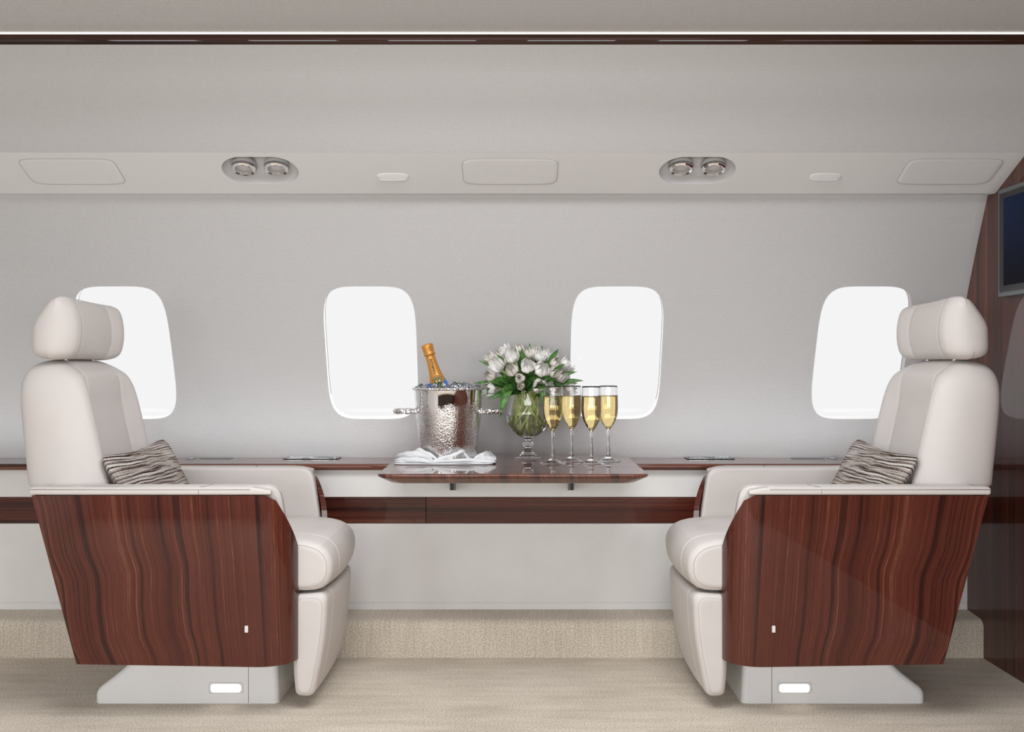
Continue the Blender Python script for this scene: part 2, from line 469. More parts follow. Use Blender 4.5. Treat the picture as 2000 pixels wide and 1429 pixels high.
def tube(path, r, n=8, closed=False, taper=None):
    V = []; F = []; m = len(path); path = [Vector(p) for p in path]
    prev = None
    for i, p in enumerate(path):
        if closed: d = path[(i + 1) % m] - path[i - 1]
        else: d = path[min(i + 1, m - 1)] - path[max(i - 1, 0)]
        if d.length < 1e-9: d = Vector((0, 0, 1))
        d.normalize()
        if prev is None: u = d.orthogonal().normalized()
        else:
            u = prev - d * prev.dot(d)
            u = d.orthogonal().normalized() if u.length < 1e-6 else u.normalized()
        prev = u; w = d.cross(u)
        rr = r if taper is None else r * taper(i / (m - 1))
        for k in range(n):
            a = 2 * PI * k / n; V.append(p + u * math.cos(a) * rr + w * math.sin(a) * rr)
    for i in range(m if closed else m - 1):
        for k in range(n):
            a, b = i * n + k, i * n + (k + 1) % n
            c, d = ((i + 1) % m) * n + (k + 1) % n, ((i + 1) % m) * n + k
            F.append((a, b, c, d))
    if not closed: F.append(tuple(range(n))); F.append(tuple((m - 1) * n + k for k in range(n)))
    return V, F

def lathe(prof, n=48, closed=False):
    """prof: (r,z) list. Closed loop if closed (a solid of glass). r=0 ends meet on the axis."""
    V = []; F = []; idx = []
    for r, z in prof:
        if r < 1e-6: idx.append([len(V)] * n); V.append((0, 0, z))
        else:
            idx.append(list(range(len(V), len(V) + n)))
            for k in range(n):
                a = 2 * PI * k / n; V.append((r * math.cos(a), r * math.sin(a), z))
    m = len(prof)
    for i in range(m if closed else m - 1):
        A, B = idx[i], idx[(i + 1) % m]
        for k in range(n):
            k2 = (k + 1) % n
            q = [A[k], A[k2], B[k2], B[k]]
            u = []
            for x in q:
                if x not in u: u.append(x)
            if len(u) > 2: F.append(tuple(u))
    return V, F

def smooth_prof(pts, n=5):
    """Catmull-Rom through (r,z) points."""
    out = []
    P = [Vector(p) for p in pts]
    for i in range(len(P) - 1):
        p0 = P[max(i - 1, 0)]; p1 = P[i]; p2 = P[i + 1]; p3 = P[min(i + 2, len(P) - 1)]
        for k in range(n):
            t = k / n
            q = 0.5 * ((2 * p1) + (p2 - p0) * t + (2 * p0 - 5 * p1 + 4 * p2 - p3) * t * t + (3 * p1 - p0 - 3 * p2 + p3) * t ** 3)
            out.append(tuple(q))
    out.append(tuple(P[-1])); return out

def sstep(a, b, x):
    t = max(0.0, min(1.0, (x - a) / (b - a))); return t * t * (3 - 2 * t)

def cushion(front, back, n_exp=5.0, nu=70, nv=70, p=6.0, dens=2.0, e_fn=None):
    """Closed puffy solid. front/back(x,y,g,r) -> world point; (x,y) in the rounded unit square, g: 1 inside, 0 at the rim."""
    def S1(k, n):
        t = -1 + 2 * k / n; s = 1 - (1 - abs(t)) ** dens
        return math.copysign(s, t)
    V = []; idf = {}; idb = {}; XY = []
    for i in range(nu + 1):
        for j in range(nv + 1):
            s, t = S1(i, nu), S1(j, nv); r = max(abs(s), abs(t))
            e = n_exp if e_fn is None else e_fn(s, t)
            q = (abs(s) ** e + abs(t) ** e) ** (1 / e)
            f = r / q if q > 1e-9 else 1
            x, y = s * f, t * f
            g = max(0.0, 1 - r ** p) ** 0.5
            idf[i, j] = len(V); V.append(front(x, y, g, r)); XY.append((x, y))
            if r > 1 - 1e-9: idb[i, j] = idf[i, j]
            else: idb[i, j] = len(V); V.append(back(x, y, g, r)); XY.append((x, y))
    F = []
    for i in range(nu):
        for j in range(nv):
            F.append((idf[i, j], idf[i + 1, j], idf[i + 1, j + 1], idf[i, j + 1]))
            q = (idb[i, j], idb[i, j + 1], idb[i + 1, j + 1], idb[i + 1, j])
            F.append(q)
    return V, F, XY

def hole_sheet(cells, surf, uvs=1.0, nr=4, ncorner=48):
    """Sheet made of cells (u0,u1,v0,v1,hole) where hole is None or a loop fn(angle)->(u,v); surf(u,v)->point."""
    V = []; F = []; UV = []
    def add(u, v): V.append(surf(u, v)); UV.append((u, v)); return len(V) - 1
    for (u0, u1, v0, v1, hole) in cells:
        if hole is None:
            nu = max(1, int(abs(u1 - u0) / 0.25)); nv = max(1, int(abs(v1 - v0) / 0.03))
            ids = [[add(u0 + (u1 - u0) * i / nu, v0 + (v1 - v0) * j / nv) for j in range(nv + 1)] for i in range(nu + 1)]
            for i in range(nu):
                for j in range(nv): F.append((ids[i][j], ids[i + 1][j], ids[i + 1][j + 1], ids[i][j + 1]))
        else:
            cu, cv = (u0 + u1) / 2, (v0 + v1) / 2
            hc = hole['c']; loop = hole['loop']     # list of (u,v), starts anywhere, ccw
            rings = []
            m = len(loop)
            outer = []
            for (a, b) in loop:
                du, dv = a - hc[0], b - hc[1]
                t = 1e9
                if du > 1e-9: t = min(t, (u1 - hc[0]) / du)
                if du < -1e-9: t = min(t, (u0 - hc[0]) / du)
                if dv > 1e-9: t = min(t, (v1 - hc[1]) / dv)
                if dv < -1e-9: t = min(t, (v0 - hc[1]) / dv)
                outer.append([hc[0] + du * t, hc[1] + dv * t])
            for cx, cy in ((u0, v0), (u1, v0), (u1, v1), (u0, v1)):   # snap nearest to the corners
                k = min(range(m), key=lambda i: (outer[i][0] - cx) ** 2 + (outer[i][1] - cy) ** 2)
                outer[k] = [cx, cy]
            for q in range(nr + 1):
                t = q / nr
                rings.append([add(a * (1 - t) + oa * t, b * (1 - t) + ob * t) for (a, b), (oa, ob) in zip(loop, outer)])
            for q in range(nr):
                for i in range(m):
                    j = (i + 1) % m
                    F.append((rings[q][i], rings[q][j], rings[q + 1][j], rings[q + 1][i]))
    return V, F, UV

def superellipse(cx, cy, w, h, e, n=96):
    out = []
    for k in range(n):
        a = 2 * PI * k / n; c, s = math.cos(a), math.sin(a)
        q = (abs(c) ** e + abs(s) ** e) ** (-1 / e)
        out.append((cx + w / 2 * c * q, cy + h / 2 * s * q))
    return out

def capsule_loop(cx, cy, w, h, n=64):
    p = [(-w / 2, -h / 2), (w / 2, -h / 2), (w / 2, h / 2), (-w / 2, h / 2)]
    r = h / 2; out = []
    for k in range(n):
        a = 2 * PI * k / n
        dx = (w / 2 - r) * (1 if math.cos(a) > 1e-6 else -1 if math.cos(a) < -1e-6 else 0)
        out.append((cx + dx + r * math.cos(a), cy + r * math.sin(a)))
    return out

# ------------------------------------------------------------------ the cabin
XL, XR = -2.75, 1.614           # left end, wooden bulkhead
CAMZ = 1.0
def wallY(z):                   # curved side of the fuselage
    t = z - 0.656; return 3.846 - 0.28 * t - 0.134 * t * t

def struct(o): return tag(o, kind='structure')

# floor
V, F = [(XL, -1.0, 0), (XR, -1.0, 0), (XR, 3.9, 0), (XL, 3.9, 0)], [(0, 1, 2, 3)]
struct(obj('floor', V, F, CARPET, uv=[(v[0], v[1]) for v in V], smooth=False))

# window wall
WIN_X = [-1.399, -0.510, 0.378, 1.266]
WZ0, WZ1, WW = 0.803, 1.281, 0.331
def win_loop(cx, grow=0.0):
    return superellipse(cx, (WZ0 + WZ1) / 2, WW + grow, WZ1 - WZ0 + grow, 5.0)
cells = []
edges = [XL] + [(WIN_X[i] + WIN_X[i + 1]) / 2 for i in range(3)] + [XR]
edges[0] = WIN_X[0] - 0.444; 
cells.append((XL, edges[0], 0.60, 1.60, None))
for i, cx in enumerate(WIN_X):
    u0, u1 = edges[i], edges[i + 1]
    cells.append((u0, u1, 0.60, 0.74, None)); cells.append((u0, u1, 1.34, 1.60, None))
    cells.append((u0, u1, 0.74, 1.34, {'c': (cx, (WZ0 + WZ1) / 2), 'loop': win_loop(cx)}))
V, F, UV = hole_sheet(cells, lambda u, v: (u, wallY(v), v), nr=8)
struct(obj('wall_back', V, F, FABRIC, uv=UV))
for i, cx in enumerate(WIN_X):
    lp = win_loop(cx); V = []; F = []
    m = len(lp); depth = [(-0.001, 0), (0.012, 0.0), (0.034, 0.0)]
    for d, ins in depth:
        for (u, v) in lp:
            dydz = -(0.28 + 0.268 * (v - 0.656)); nn = Vector((0, 1, -dydz)).normalized()
            V.append(Vector((u, wallY(v), v)) + nn * d)
    for k in range(len(depth) - 1):
        for a in range(m): b = (a + 1) % m; F.append((k * m + a, k * m + b, (k + 1) * m + b, (k + 1) * m + a))
    w = struct(obj('window_%d' % (i + 1), V, F, LINER))
    # pane with a thin dark gasket on its edge
    lp2 = win_loop(cx, 0.0); V = []
    for (u, v) in lp2:
        dydz = -(0.28 + 0.268 * (v - 0.656)); nn = Vector((0, 1, -dydz)).normalized()
        V.append(Vector((u, wallY(v), v)) + nn * 0.033)
    c = Vector((0, 0, 0))
    for q in V: c += q
    c /= len(V); V.append(c)
    obj('pane', V, [(k, (k + 1) % m, m) for k in range(m)], PANE, w)
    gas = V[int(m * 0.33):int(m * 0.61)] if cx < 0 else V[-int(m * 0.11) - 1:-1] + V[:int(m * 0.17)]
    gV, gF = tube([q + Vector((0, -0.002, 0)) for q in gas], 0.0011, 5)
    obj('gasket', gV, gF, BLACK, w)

# sloped service strip with its lamps, and the ceiling shells above
def extrude_x(name, prof, mat, x0=XL, x1=XR, closed=False, uvk=0, kind='structure', smooth=True, deg=30):
    """prof: (Y,z) points; uv = (x, length along the profile), swapped for wood so the grain runs along x."""
    nx = 12; V = []; UV = []; F = []; s = 0; ss = [0]
    for a, b in zip(prof[:-1], prof[1:]): s += math.hypot(b[0] - a[0], b[1] - a[1]); ss.append(s)
    pr = list(prof)
    if closed: pr.append(prof[0]); ss.append(s + math.hypot(prof[0][0] - prof[-1][0], prof[0][1] - prof[-1][1]))
    m = len(pr)
    for i in range(nx + 1):
        x = x0 + (x1 - x0) * i / nx
        for (y, z), l in zip(pr, ss):
            V.append((x, y, z)); UV.append((l, x) if uvk else (x, l))
    for i in range(nx):
        for j in range(m - 1): F.append((i * m + j, (i + 1) * m + j, (i + 1) * m + j + 1, i * m + j + 1))
    o = obj(name, V, F, mat, uv=UV, smooth=smooth, weld=False)
    sharp(o, deg)
    return tag(o, kind=kind)

SP0, SP1 = Vector((0, 3.42, 1.576)), Vector((0, 3.21, 1.669))   # bottom edge, top edge of the strip
SL = (SP1 - SP0).length
ST = (SP1 - SP0).normalized()
SN = Vector((0, -ST.z, ST.y))
if SN.z > 0: SN = -SN
def strip(u, v): return Vector((u, 0, 0)) + SP0 + ST * v
LAMPS = [-0.811, 0.597]
LW, LH = 0.245, 0.150; LC = 0.131
cells = []; xs = XL
for lx in LAMPS:
    cells.append((xs, lx - 0.16, 0, SL, None))
    cells.append((lx - 0.16, lx + 0.16, 0, SL, {'c': (lx, LC), 'loop': capsule_loop(lx, LC, LW, LH)}))
    xs = lx + 0.16
cells.append((xs, XR, 0, SL, None))
V, F, UV = hole_sheet(cells, strip, nr=3)
struct(obj('trim_service_strip', V, F, FABRIC_LIGHT, uv=UV))
# return under the strip, closing it to the wall
extrude_x('trim_strip_underside', [(3.42, 1.576), (3.50, 1.582)], FABRIC_LIGHT)
ceil_prof = [(3.21, 1.669), (3.165, 1.7105), (3.12, 1.752), (3.07, 1.7833), (3.02, 1.8145), (2.975, 1.8428), (2.93, 1.871), (2.864, 1.8985)]
extrude_x('ceiling_cove', ceil_prof, FABRIC, deg=80)
extrude_x('ceiling', smooth_prof([(2.896, 1.931), (2.6, 1.965), (2.2, 2.03), (1.6, 2.10), (0.8, 2.14), (0.0, 2.10), (-1.0, 1.95)], 5), FABRIC, deg=80)
rp = rounded_poly([(2.858, 1.8980), (2.92, 1.8980), (2.92, 1.9285), (2.858, 1.9285)], [0.016, 0.001, 0.001, 0.010], 5)
extrude_x('trim_rail', rp, WOOD_DARK, closed=True, uvk=1, deg=50)
extrude_x('trim_led', [(2.868, 1.9287), (2.868, 1.9325), (2.895, 1.9325)], LED)

# the aisle side behind the camera
extrude_x('wall_front', [(-1.0, 0.9), (-1.0, 1.96)], WOOD_DARK, uvk=1)
extrude_x('trim_front_panel', [(-0.96, 0.0), (-0.96, 0.62), (-1.0, 0.9)], WOOD_DARK, uvk=1)
V = [(XL, -1.0, 0), (XL, 3.9, 0), (XL, 3.9, 2.2), (XL, -1.0, 2.2)]
struct(obj('wall_left', V, [(0, 1, 2, 3)], FABRIC_LIGHT, uv=[(v[1], v[2]) for v in V], smooth=False))
# wooden bulkhead
V, F = box_vf(XR, XR + 0.05, -1.0, 4.0, 0.0, 2.2)
struct(obj('wall_right', V, F, WOOD, uv=[(v[1], v[2]) for v in V], smooth=False))

# side wall furniture: ledge, leather panels, wooden band, fabric covered step
lp = rounded_poly([(3.600, 0.656), (3.88, 0.656), (3.88, 0.634), (3.600, 0.634)], [0.011, 0, 0, 0.003], 6)
extrude_x('trim_ledge', lp, WOOD_LEDGE, closed=True, uvk=1, deg=60)
extrude_x('trim_upper_panel', [(3.632, 0.637), (3.628, 0.632), (3.628, 0.5365), (3.634, 0.5355)], PANEL, uvk=0)
wb = [(3.640, 0.5345), (3.632, 0.5345), (3.632, 0.4435), (3.640, 0.4435)]
# the band is a row of flush boards
for k, (a, b_) in enumerate([(XL, -1.2), (-1.1985, -0.306), (-0.3045, 0.70), (0.7015, XR)]):
    box = (a, b_, 3.630, 3.645, 0.4435, 0.5348)
    o = box_obj('trim_wood_band', box, WOOD, uv_fn=lambda v: (v[2] * 1.0 + k * 0.37 + v[1], v[0]), bevel=0.0008)
    struct(o)
extrude_x('trim_lower_panel', [(3.636, 0.4425), (3.630, 0.441), (3.630, 0.1625), (3.6325, 0.1610), (3.630, 0.1595), (3.630, 0.1215), (3.64, 0.120)], PANEL)
st = rounded_poly([(3.505, 0.0), (3.505, 0.128), (3.66, 0.140), (3.66, 0.0)], [0.002, 0.03, 0.0, 0.0], 6)
extrude_x('baseboard_back', st, CARPET_STEP, closed=True, deg=50, x1=XR - 0.0)

extrude_x('trim_wall_core', [(3.646, 0.10), (3.646, 0.633)], DARKGAP)
# ------------------------------------------------------------------ fittings on the strip
def strip_frame(x, v):
    """matrix: local X along cabin, Y up the strip, Z out of it into the room"""
    o = strip(x, v)
    X = Vector((1, 0, 0)); Y = ST; Z = X.cross(Y)
    if Z.dot(SN) < 0: X = -X; Z = -Z
    M = Matrix((X, Y, Z)).transposed().to_4x4(); M.translation = o
    return M

def make_lamp(lx, label):
    root = thing('reading_light', label, 'light', group='reading lights in the ceiling strip')
    M = strip_frame(lx, LC); root.matrix_world = M
    sx = 1 if M.col[0][0] > 0 else -1
    # dish: capsule rings going in
    V = []; F = []; UV = []; m = 64
    lv = [(1.0, 0.0), (0.985, -0.004), (0.93, -0.012), (0.80, -0.021), (0.55, -0.026), (0.2, -0.027)]
    for s, z in lv:
        for (u, v) in capsule_loop(0, 0, LW - LH * (1 - s), LH * s, m):
            # deeper toward the top (aisle) side
            V.append((u, v, z * (1.0 + 5.0 * (v / LH) * (1 - s)))); UV.append((u, v))
    for k in range(len(lv) - 1):
        for i in range(m): j = (i + 1) % m; F.append((k * m + i, k * m + j, (k + 1) * m + j, (k + 1) * m + i))
    F.append(tuple((len(lv) - 1) * m + i for i in range(m)))
    obj('bezel', V, F, FABRIC, root, uv=UV, local=True)
    # eyeball rings point straight down
    down = (M.to_3x3().inverted() @ Vector((0, -0.35, -1))).normalized()
    rot = Vector((0, 0, 1)).rotation_difference(down).to_matrix().to_4x4()
    for sgn in (-1, 1):
        T = Matrix.Translation((sgn * 0.0525, 0.006, -0.006)) @ rot
        prof = [(0.031, -0.022), (0.0385, -0.004), (0.039, 0.004), (0.035, 0.009), (0.029, 0.007), (0.0265, -0.006)]
        lV, lF = lathe(prof, 14)
        ring = obj('lamp_ring', [T @ Vector(v) for v in lV], lF, CHROME, root, smooth=False, local=True)
        lV, lF = lathe([(0, 0.001), (0.016, 0.0), (0.0262, -0.006)], 28)
        obj('lens', [T @ Vector(v) for v in lV], lF, FABRIC_PLAIN, root, local=True)
        # housing box behind each ring
        lV, lF = lathe([(0.0, -0.024), (0.036, -0.024), (0.040, -0.014), (0.0395, -0.004)], 28)
        obj('housing', [T @ Vector(v) for v in lV], lF, FABRIC_PLAIN, root, local=True)
    return root
FABRIC_PLAIN = simple('warm_grey_plastic', (0.55, 0.53, 0.51), 0.6)
make_lamp(LAMPS[0], 'pair of chrome ring reading lights in oval recess, farther from the wooden bulkhead')
make_lamp(LAMPS[1], 'pair of chrome ring reading lights in oval recess, nearer to the wooden bulkhead')

for lx, lab in ((-0.388, 'small pale half-moon latch in ceiling strip, above the ice bucket'),
                (1.020, 'small pale half-moon latch in ceiling strip, near the wooden bulkhead')):
    root = thing('latch', lab, 'latch', group='ceiling strip latches'); M = strip_frame(lx, 0.098); root.matrix_world = M
    V, F, XY = cushion(lambda x, y, g, r: (x * 0.052, y * 0.020, 0.001 + 0.011 * g * (0.55 - 0.45 * y)),
                       lambda x, y, g, r: (x * 0.052, y * 0.020, -0.002), 2.6, 28, 18, 4, 1.6)
    o = obj('latch_flap', V, F, LATCH, root, local=True)
    rt, rf = tube([(x, -0.004 - 0.005 * (1 - (x / 0.05) ** 2), 0.0085) for x in [-.045 + .009 * k for k in range(11)]], 0.0012, 6)
    obj('pull_edge', rt, rf, LATCH, root, local=True)

for ax, lab in ((-1.418, 'flush access panel in ceiling strip above the armchair far from the bulkhead'),
                (-0.006, 'flush access panel in ceiling strip above the flower vase and glasses'),
                (1.412, 'flush access panel in ceiling strip beside the wooden bulkhead')):
    root = thing('access_panel', lab, 'panel', group='access panels in the ceiling strip'); M = strip_frame(ax, 0.125); root.matrix_world = M
    lo = superellipse(0, 0, 0.305, 0.142, 7, 72)
    V = []; F = []; UV = []; m = 72
    for s, z in ((1.0, 0.0002), (1.0, 0.0008), (0.996, 0.0012), (0.9, 0.0012), (0.3, 0.0012)):
        for u, v in lo:
            k = s if s < 0.95 else 1
            du = (1 - s) * 0.15 if s > 0.95 else 0
            V.append((u * k - math.copysign(du, u), v * k - math.copysign(du, v), z)); UV.append((u * k + ax, v * k))
    for k in range(4):
        for i in range(m): j = (i + 1) % m; F.append((k * m + i, k * m + j, (k + 1) * m + j, (k + 1) * m + i))
    F.append(tuple(4 * m + i for i in range(m)))
    obj('cover', V, F, FABRIC_LIGHT, root, uv=UV, local=True)
    gV, gF = tube([(u * 1.004, v * 1.008, 0.0004) for u, v in lo], 0.0009, 5, closed=True)
    obj('gap_seal', gV, gF, GAP, root, local=True)

# ------------------------------------------------------------------ ledge fittings
def ledge_tray(x0, x1, lab):
    root = thing('storage_tray', lab, 'tray', ((x0 + x1) / 2, 3.805, 0.656), 'black trays in the window ledge')
    box_obj('inlay', (x0, x1, 3.775, 3.838, 0.6565, 0.6590), BLACK, root, bevel=0.0008)
    lo = rounded_poly([(x0 + 0.006, 3.780), (x1 - 0.006, 3.780), (x1 - 0.006, 3.833), (x0 + 0.006, 3.833)], 0.012, 5)
    tV, tF = tube([(a, b, 0.6598) for a, b in lo], 0.0013, 6, closed=True)
    obj('rim', tV, tF, CHROME, root)
ledge_tray(-0.845, -0.640, 'black tray with chrome rim in wooden ledge beyond the armchair far from bulkhead')
ledge_tray(0.645, 0.822, 'black tray with chrome rim in wooden ledge beyond the armchair near bulkhead')
for sgn, lab in ((-1, 'small grey knob and dark slot on wooden ledge behind cushion far from bulkhead'), (1, 'small grey knob and dark slot on wooden ledge behind cushion near bulkhead')):
    x = sgn * 1.19
    root = thing('ledge_control', lab, 'control', (x, 3.80, 0.656), 'controls on the window ledge')
    lV, lF = lathe([(0, 0.007), (0.008, 0.0065), (0.0135, 0.003), (0.016, 0), (0.0, 0.0)], 24)
    obj('knob', [(a + x, b + 3.80, c + 0.6565) for a, b, c in lV], lF, GREY_KNOB, root)
    a, b_ = sorted((x - sgn * 0.035, x - sgn * 0.15))
    box_obj('slot', (a, b_, 3.785, 3.825, 0.6562, 0.6572), GREY_FRAME, root, bevel=0.0003)

# ------------------------------------------------------------------ television
tv = thing('television', 'flat television with dark screen, painted blue reflection and grey frame on wooden bulkhead', 'television', (XR, 3.05, 1.40))
box_obj('frame', (1.583, 1.6135, 2.76, 3.337, 1.2235, 1.5715), GREY_FRAME, tv, bevel=0.004)
box_obj('bezel', (1.5805, 1.59, 2.775, 3.322, 1.238, 1.557), BLACK, tv, bevel=0.001)
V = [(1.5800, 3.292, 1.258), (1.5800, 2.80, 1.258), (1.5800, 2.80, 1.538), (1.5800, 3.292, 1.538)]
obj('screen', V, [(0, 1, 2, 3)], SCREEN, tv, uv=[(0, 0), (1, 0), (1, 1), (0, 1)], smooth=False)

# ------------------------------------------------------------------ armchairs
CX = -0.0055
YN, YF = 2.878, 3.522           # near and far planes of the wooden shell
YC = (YN + YF) / 2
def make_chair(sg, label):
    """x is written for the chair left of the table (negative); sg=-1 mirrors it."""
    def W(x, y, z): return (CX + (x if sg > 0 else -x), y, z)
    root = thing('armchair', label, 'armchair', W(-0.95, YC, 0), 'cream armchairs facing each other over the table')
    # --- wooden side panels: flat board curving round the front corner
    R = 0.100; XF = -0.7135
    def plan(u_from_front, side):
        arc = R * PI / 2
        if u_from_front < arc:
            th = u_from_front / R           # 0 at the front end
            return XF + R * math.cos(th), R - R * math.sin(th)
        return XF - (u_from_front - arc), 0.0
    def u_front(z):                         # where the chamfered front edge starts
        if z <= 0.46: return 0.0
        t = (z - 0.46) / (0.636 - 0.46)
        return 0.112 * t + (0.02 * sstep(0.93, 1.0, t))
    nu, nv = 70, 30
    for side in (0, 1):
        V = []; UV = []; F = []
        for layer in (0, 1):
            for j in range(nv + 1):
                t = j / nv
                for i in range(nu + 1):
                    q = i / nu
                    zb = 0.1525 + 0.0105 * max(0, (q - 0.1))
                    z = zb + (0.636 - zb) * t
                    xb = -1.219 - (z - 0.163) / (0.636 - 0.163) * 0.126
                    utot = (XF - xb) + R * PI / 2
                    u0 = u_front(z)
                    u = u0 + (utot - u0) * q
                    x, dy = plan(u, side)
                    th = 0.018 * layer
                    # inward normal
                    if u < R * PI / 2:
                        a = u / R; x -= math.cos(a) * th; dy += math.sin(a) * th
                    else: dy += th
                    y = YN + dy if side == 0 else YF - dy
                    V.append(W(x, y, z))
                    fr = u / utot
                    zz = z + 0.10 * fr
                    nodes = [(0.1, 0.0), (0.24, 0.006), (0.31, -0.008), (0.40, -0.004), (0.49, 0.012), (0.57, 0.004), (0.70, 0.012), (0.9, 0.0)]
                    kink = 0
                    for (za, ka), (zb_, kb) in zip(nodes[:-1], nodes[1:]):
                        if za <= zz < zb_: kink = ka + (kb - ka) * (zz - za) / (zb_ - za)
                    kink2 = 0.006 * noise.noise(Vector((z * 6.0, fr * 4, 4.7)))
                    UV.append((fr * 0.72 + (kink + kink2) * sstep(0.2, 0.7, fr) + side * 3.1, z))
        n1 = (nu + 1) * (nv + 1)
        def I(l, j, i): return l * n1 + j * (nu + 1) + i
        for j in range(nv):
            for i in range(nu):
                F.append((I(0, j, i), I(0, j, i + 1), I(0, j + 1, i + 1), I(0, j + 1, i)))
                F.append((I(1, j, i), I(1, j + 1, i), I(1, j + 1, i + 1), I(1, j, i + 1)))
        for j in range(nv):
            for i in (0, nu): F.append((I(0, j, i), I(0, j + 1, i), I(1, j + 1, i), I(1, j, i)))
        for i in range(nu):
            for j in (0, nv): F.append((I(0, j, i), I(1, j, i), I(1, j, i + 1), I(0, j, i + 1)))
        sp = sharp(obj('side_panel', V, F, WOOD, root, uv=UV), 50)
        yb = YN - 0.001 if side == 0 else YF + 0.001
        # small white button low on the panel
        pts = ([(-0.7455, 0.2515), (-0.7360, 0.2515), (-0.7360, 0.2705), (-0.7455, 0.2705)], 0.002, 0.1)
        V2, F2 = profile_solid(pts, yb - 0.0015, yb + 0.0015, 0.0007, mid=2)
        obj('button', [W(a, c, b) for a, b, c in V2], F2, WHITE_PLASTIC, sp)
    # --- wooden back panel between them
    V = []; UV = []; F = []
    for x_off in (0.0, 0.018):
        for j in range(9):
            z = 0.163 + (0.636 - 0.163) * j / 8
            xb = -1.219 - (z - 0.163) / 0.473 * 0.126 + x_off
            for i in range(9):
                y = YN + 0.019 + (YF - YN - 0.038) * i / 8
                V.append(W(xb, y, z)); UV.append((y, z))
    def I2(l, j, i): return l * 81 + j * 9 + i
    for j in range(8):
        for i in range(8):
            F.append((I2(0, j, i), I2(0, j, i + 1), I2(0, j + 1, i + 1), I2(0, j + 1, i)))
            F.append((I2(1, j, i), I2(1, j + 1, i), I2(1, j + 1, i + 1), I2(1, j, i + 1)))
    for j in range(8):
        for i in (0, 8): F.append((I2(0, j, i), I2(0, j + 1, i), I2(1, j + 1, i), I2(1, j, i)))
    for i in range(8):
        for j in (0, 8): F.append((I2(0, j, i), I2(1, j, i), I2(1, j, i + 1), I2(0, j, i + 1)))
    sharp(obj('back_panel', V, F, WOOD, root, uv=UV), 50)
    # --- padded armrests: inner pad + cap that follows the curve of the wood
    for side in (0, 1):
        yo = YN if side == 0 else YF; d = 1 if side == 0 else -1
        pad = ([(-1.205, 0.22), (-0.640, 0.22), (-0.634, 0.47), (-0.664, 0.6590), (-1.322, 0.6590)], [0.01, 0.02, 0.05, 0.040, 0.01], 0.03)
        c0, c1 = sorted((yo + d * 0.0195, yo + d * 0.088))
        V, F = profile_solid(pad, c0, c1, 0.010, mid=3)
        out = []
        for a, b, c in V:              # pull the front end in behind the wood's corner
            t = sstep(-0.76, -0.63, a); e = abs(c - yo)
            out.append(W(a, c + d * t * 0.045 * (1 if e < 0.05 else 0.35), b))
        ar = obj('armrest', out, F, LEATHER, root)
        sharp(ar, 60)
        pl = []
        for k in range(13):
            u = 0.118 + (R * PI / 2 - 0.118) * k / 12
            x, dy = plan(u, side); pl.append((x + 0.002, dy - 0.002))
        pl += [(-1.0, -0.002), (-1.352, -0.002), (-1.352, 0.040), (-0.715, 0.042), (-0.680, 0.050)]
        V, F = profile_solid((pl, [0.002] * 13 + [0, 0.006, 0.006, 0.02, 0.01], 0.03), 0.6375, 0.6590, 0.006, n=4, mid=3)
        vv = []
        for a, b, c in V:
            tp = 1 - 0.62 * sstep(-0.735, -0.645, a)
            vv.append(W(a, yo + d * b, 0.6375 + (c - 0.6375) * tp))
        cap = weighted(obj('armrest_cap', vv, F, LEATHER, root))
        xs_ = -0.875
        sV, sF = tube([W(xs_, yo + d * (-0.0022), 0.640), W(xs_, yo + d * (-0.0022), 0.652), W(xs_ + 0.001, yo + d * 0.006, 0.6592), W(xs_ + 0.016, yo + d * 0.040, 0.6594), W(xs_ + 0.018, yo + d * 0.08, 0.6592)], 0.0008, 5)
        obj('seam', sV, sF, SEAM, cap)
        pV, pF = tube([W(-1.348, yo - d * 0.0025, 0.6535), W(-1.1, yo - d * 0.0025, 0.6535), W(-0.73, yo - d * 0.0025, 0.6535)], 0.0012, 5)
        obj('piping', pV, pF, PIPING, cap)
    # --- seat cushion
    y0, y1 = YN + 0.090, YF - 0.090
    sc = ([(-1.22, 0.346), (-0.530, 0.346), (-0.515, 0.450), (-0.590, 0.498), (-1.22, 0.475)],
          [0.02, 0.060, 0.085, 0.10, 0.02], 0.012)
    seams = (y0 + 0.085, y1 - 0.035)
    V, F = profile_solid(sc, y0, y1, 0.022, seams=seams, seam_depth=0.0035, n=5, mid=22)
    def crown(a, b, c):
        t = (c - y0) / (y1 - y0)
        k = sstep(0.35, 0.5, b)
        wv = math.sin(max(0, min(1, t)) * PI) ** 0.7
        b2 = b + 0.016 * wv * k
        a2 = a + 0.018 * wv * sstep(-0.62, -0.54, a) 
        dip = 0.010 * math.exp(-((a + 0.63) / 0.05) ** 2 - ((t - 0.5) / 0.25) ** 2)
        return W(a2, c, b2 - dip * k)
    seat = weighted(obj('seat_cushion', [crown(*v) for v in V], F, LEATHER, root))
    for e, yy in ((0, y0 + 0.0035), (1, y1 - 0.0035)):
        path = [crown(p[0], p[1], yy) for p in outline(sc, 0.0125)]
        pV, pF = tube(path, 0.0015, 6, closed=True)
        obj('piping', pV, pF, PIPING, seat)
    # --- leg rest hanging below the seat front
    lr = ([(-0.628, 0.336), (-0.533, 0.342), (-0.538, 0.21), (-0.572, 0.038), (-0.624, 0.042), (-0.632, 0.12)],
          [0.015, 0.028, 0.12, 0.022, 0.016, 0.06], 0.012)
    V, F = profile_solid(lr, y0 - 0.002, y1 + 0.002, 0.020, seams=(y0 + 0.075, y1 - 0.075), seam_depth=0.003, n=5, mid=16)
    def bulge(a, b, c):
        t = max(0, min(1, (c - y0) / (y1 - y0))); wv = math.sin(t * PI) ** 0.7
        return W(a + 0.012 * wv * sstep(-0.60, -0.55, a), c, b)
    leg = weighted(obj('leg_rest', [bulge(*v) for v in V], F, LEATHER, root))
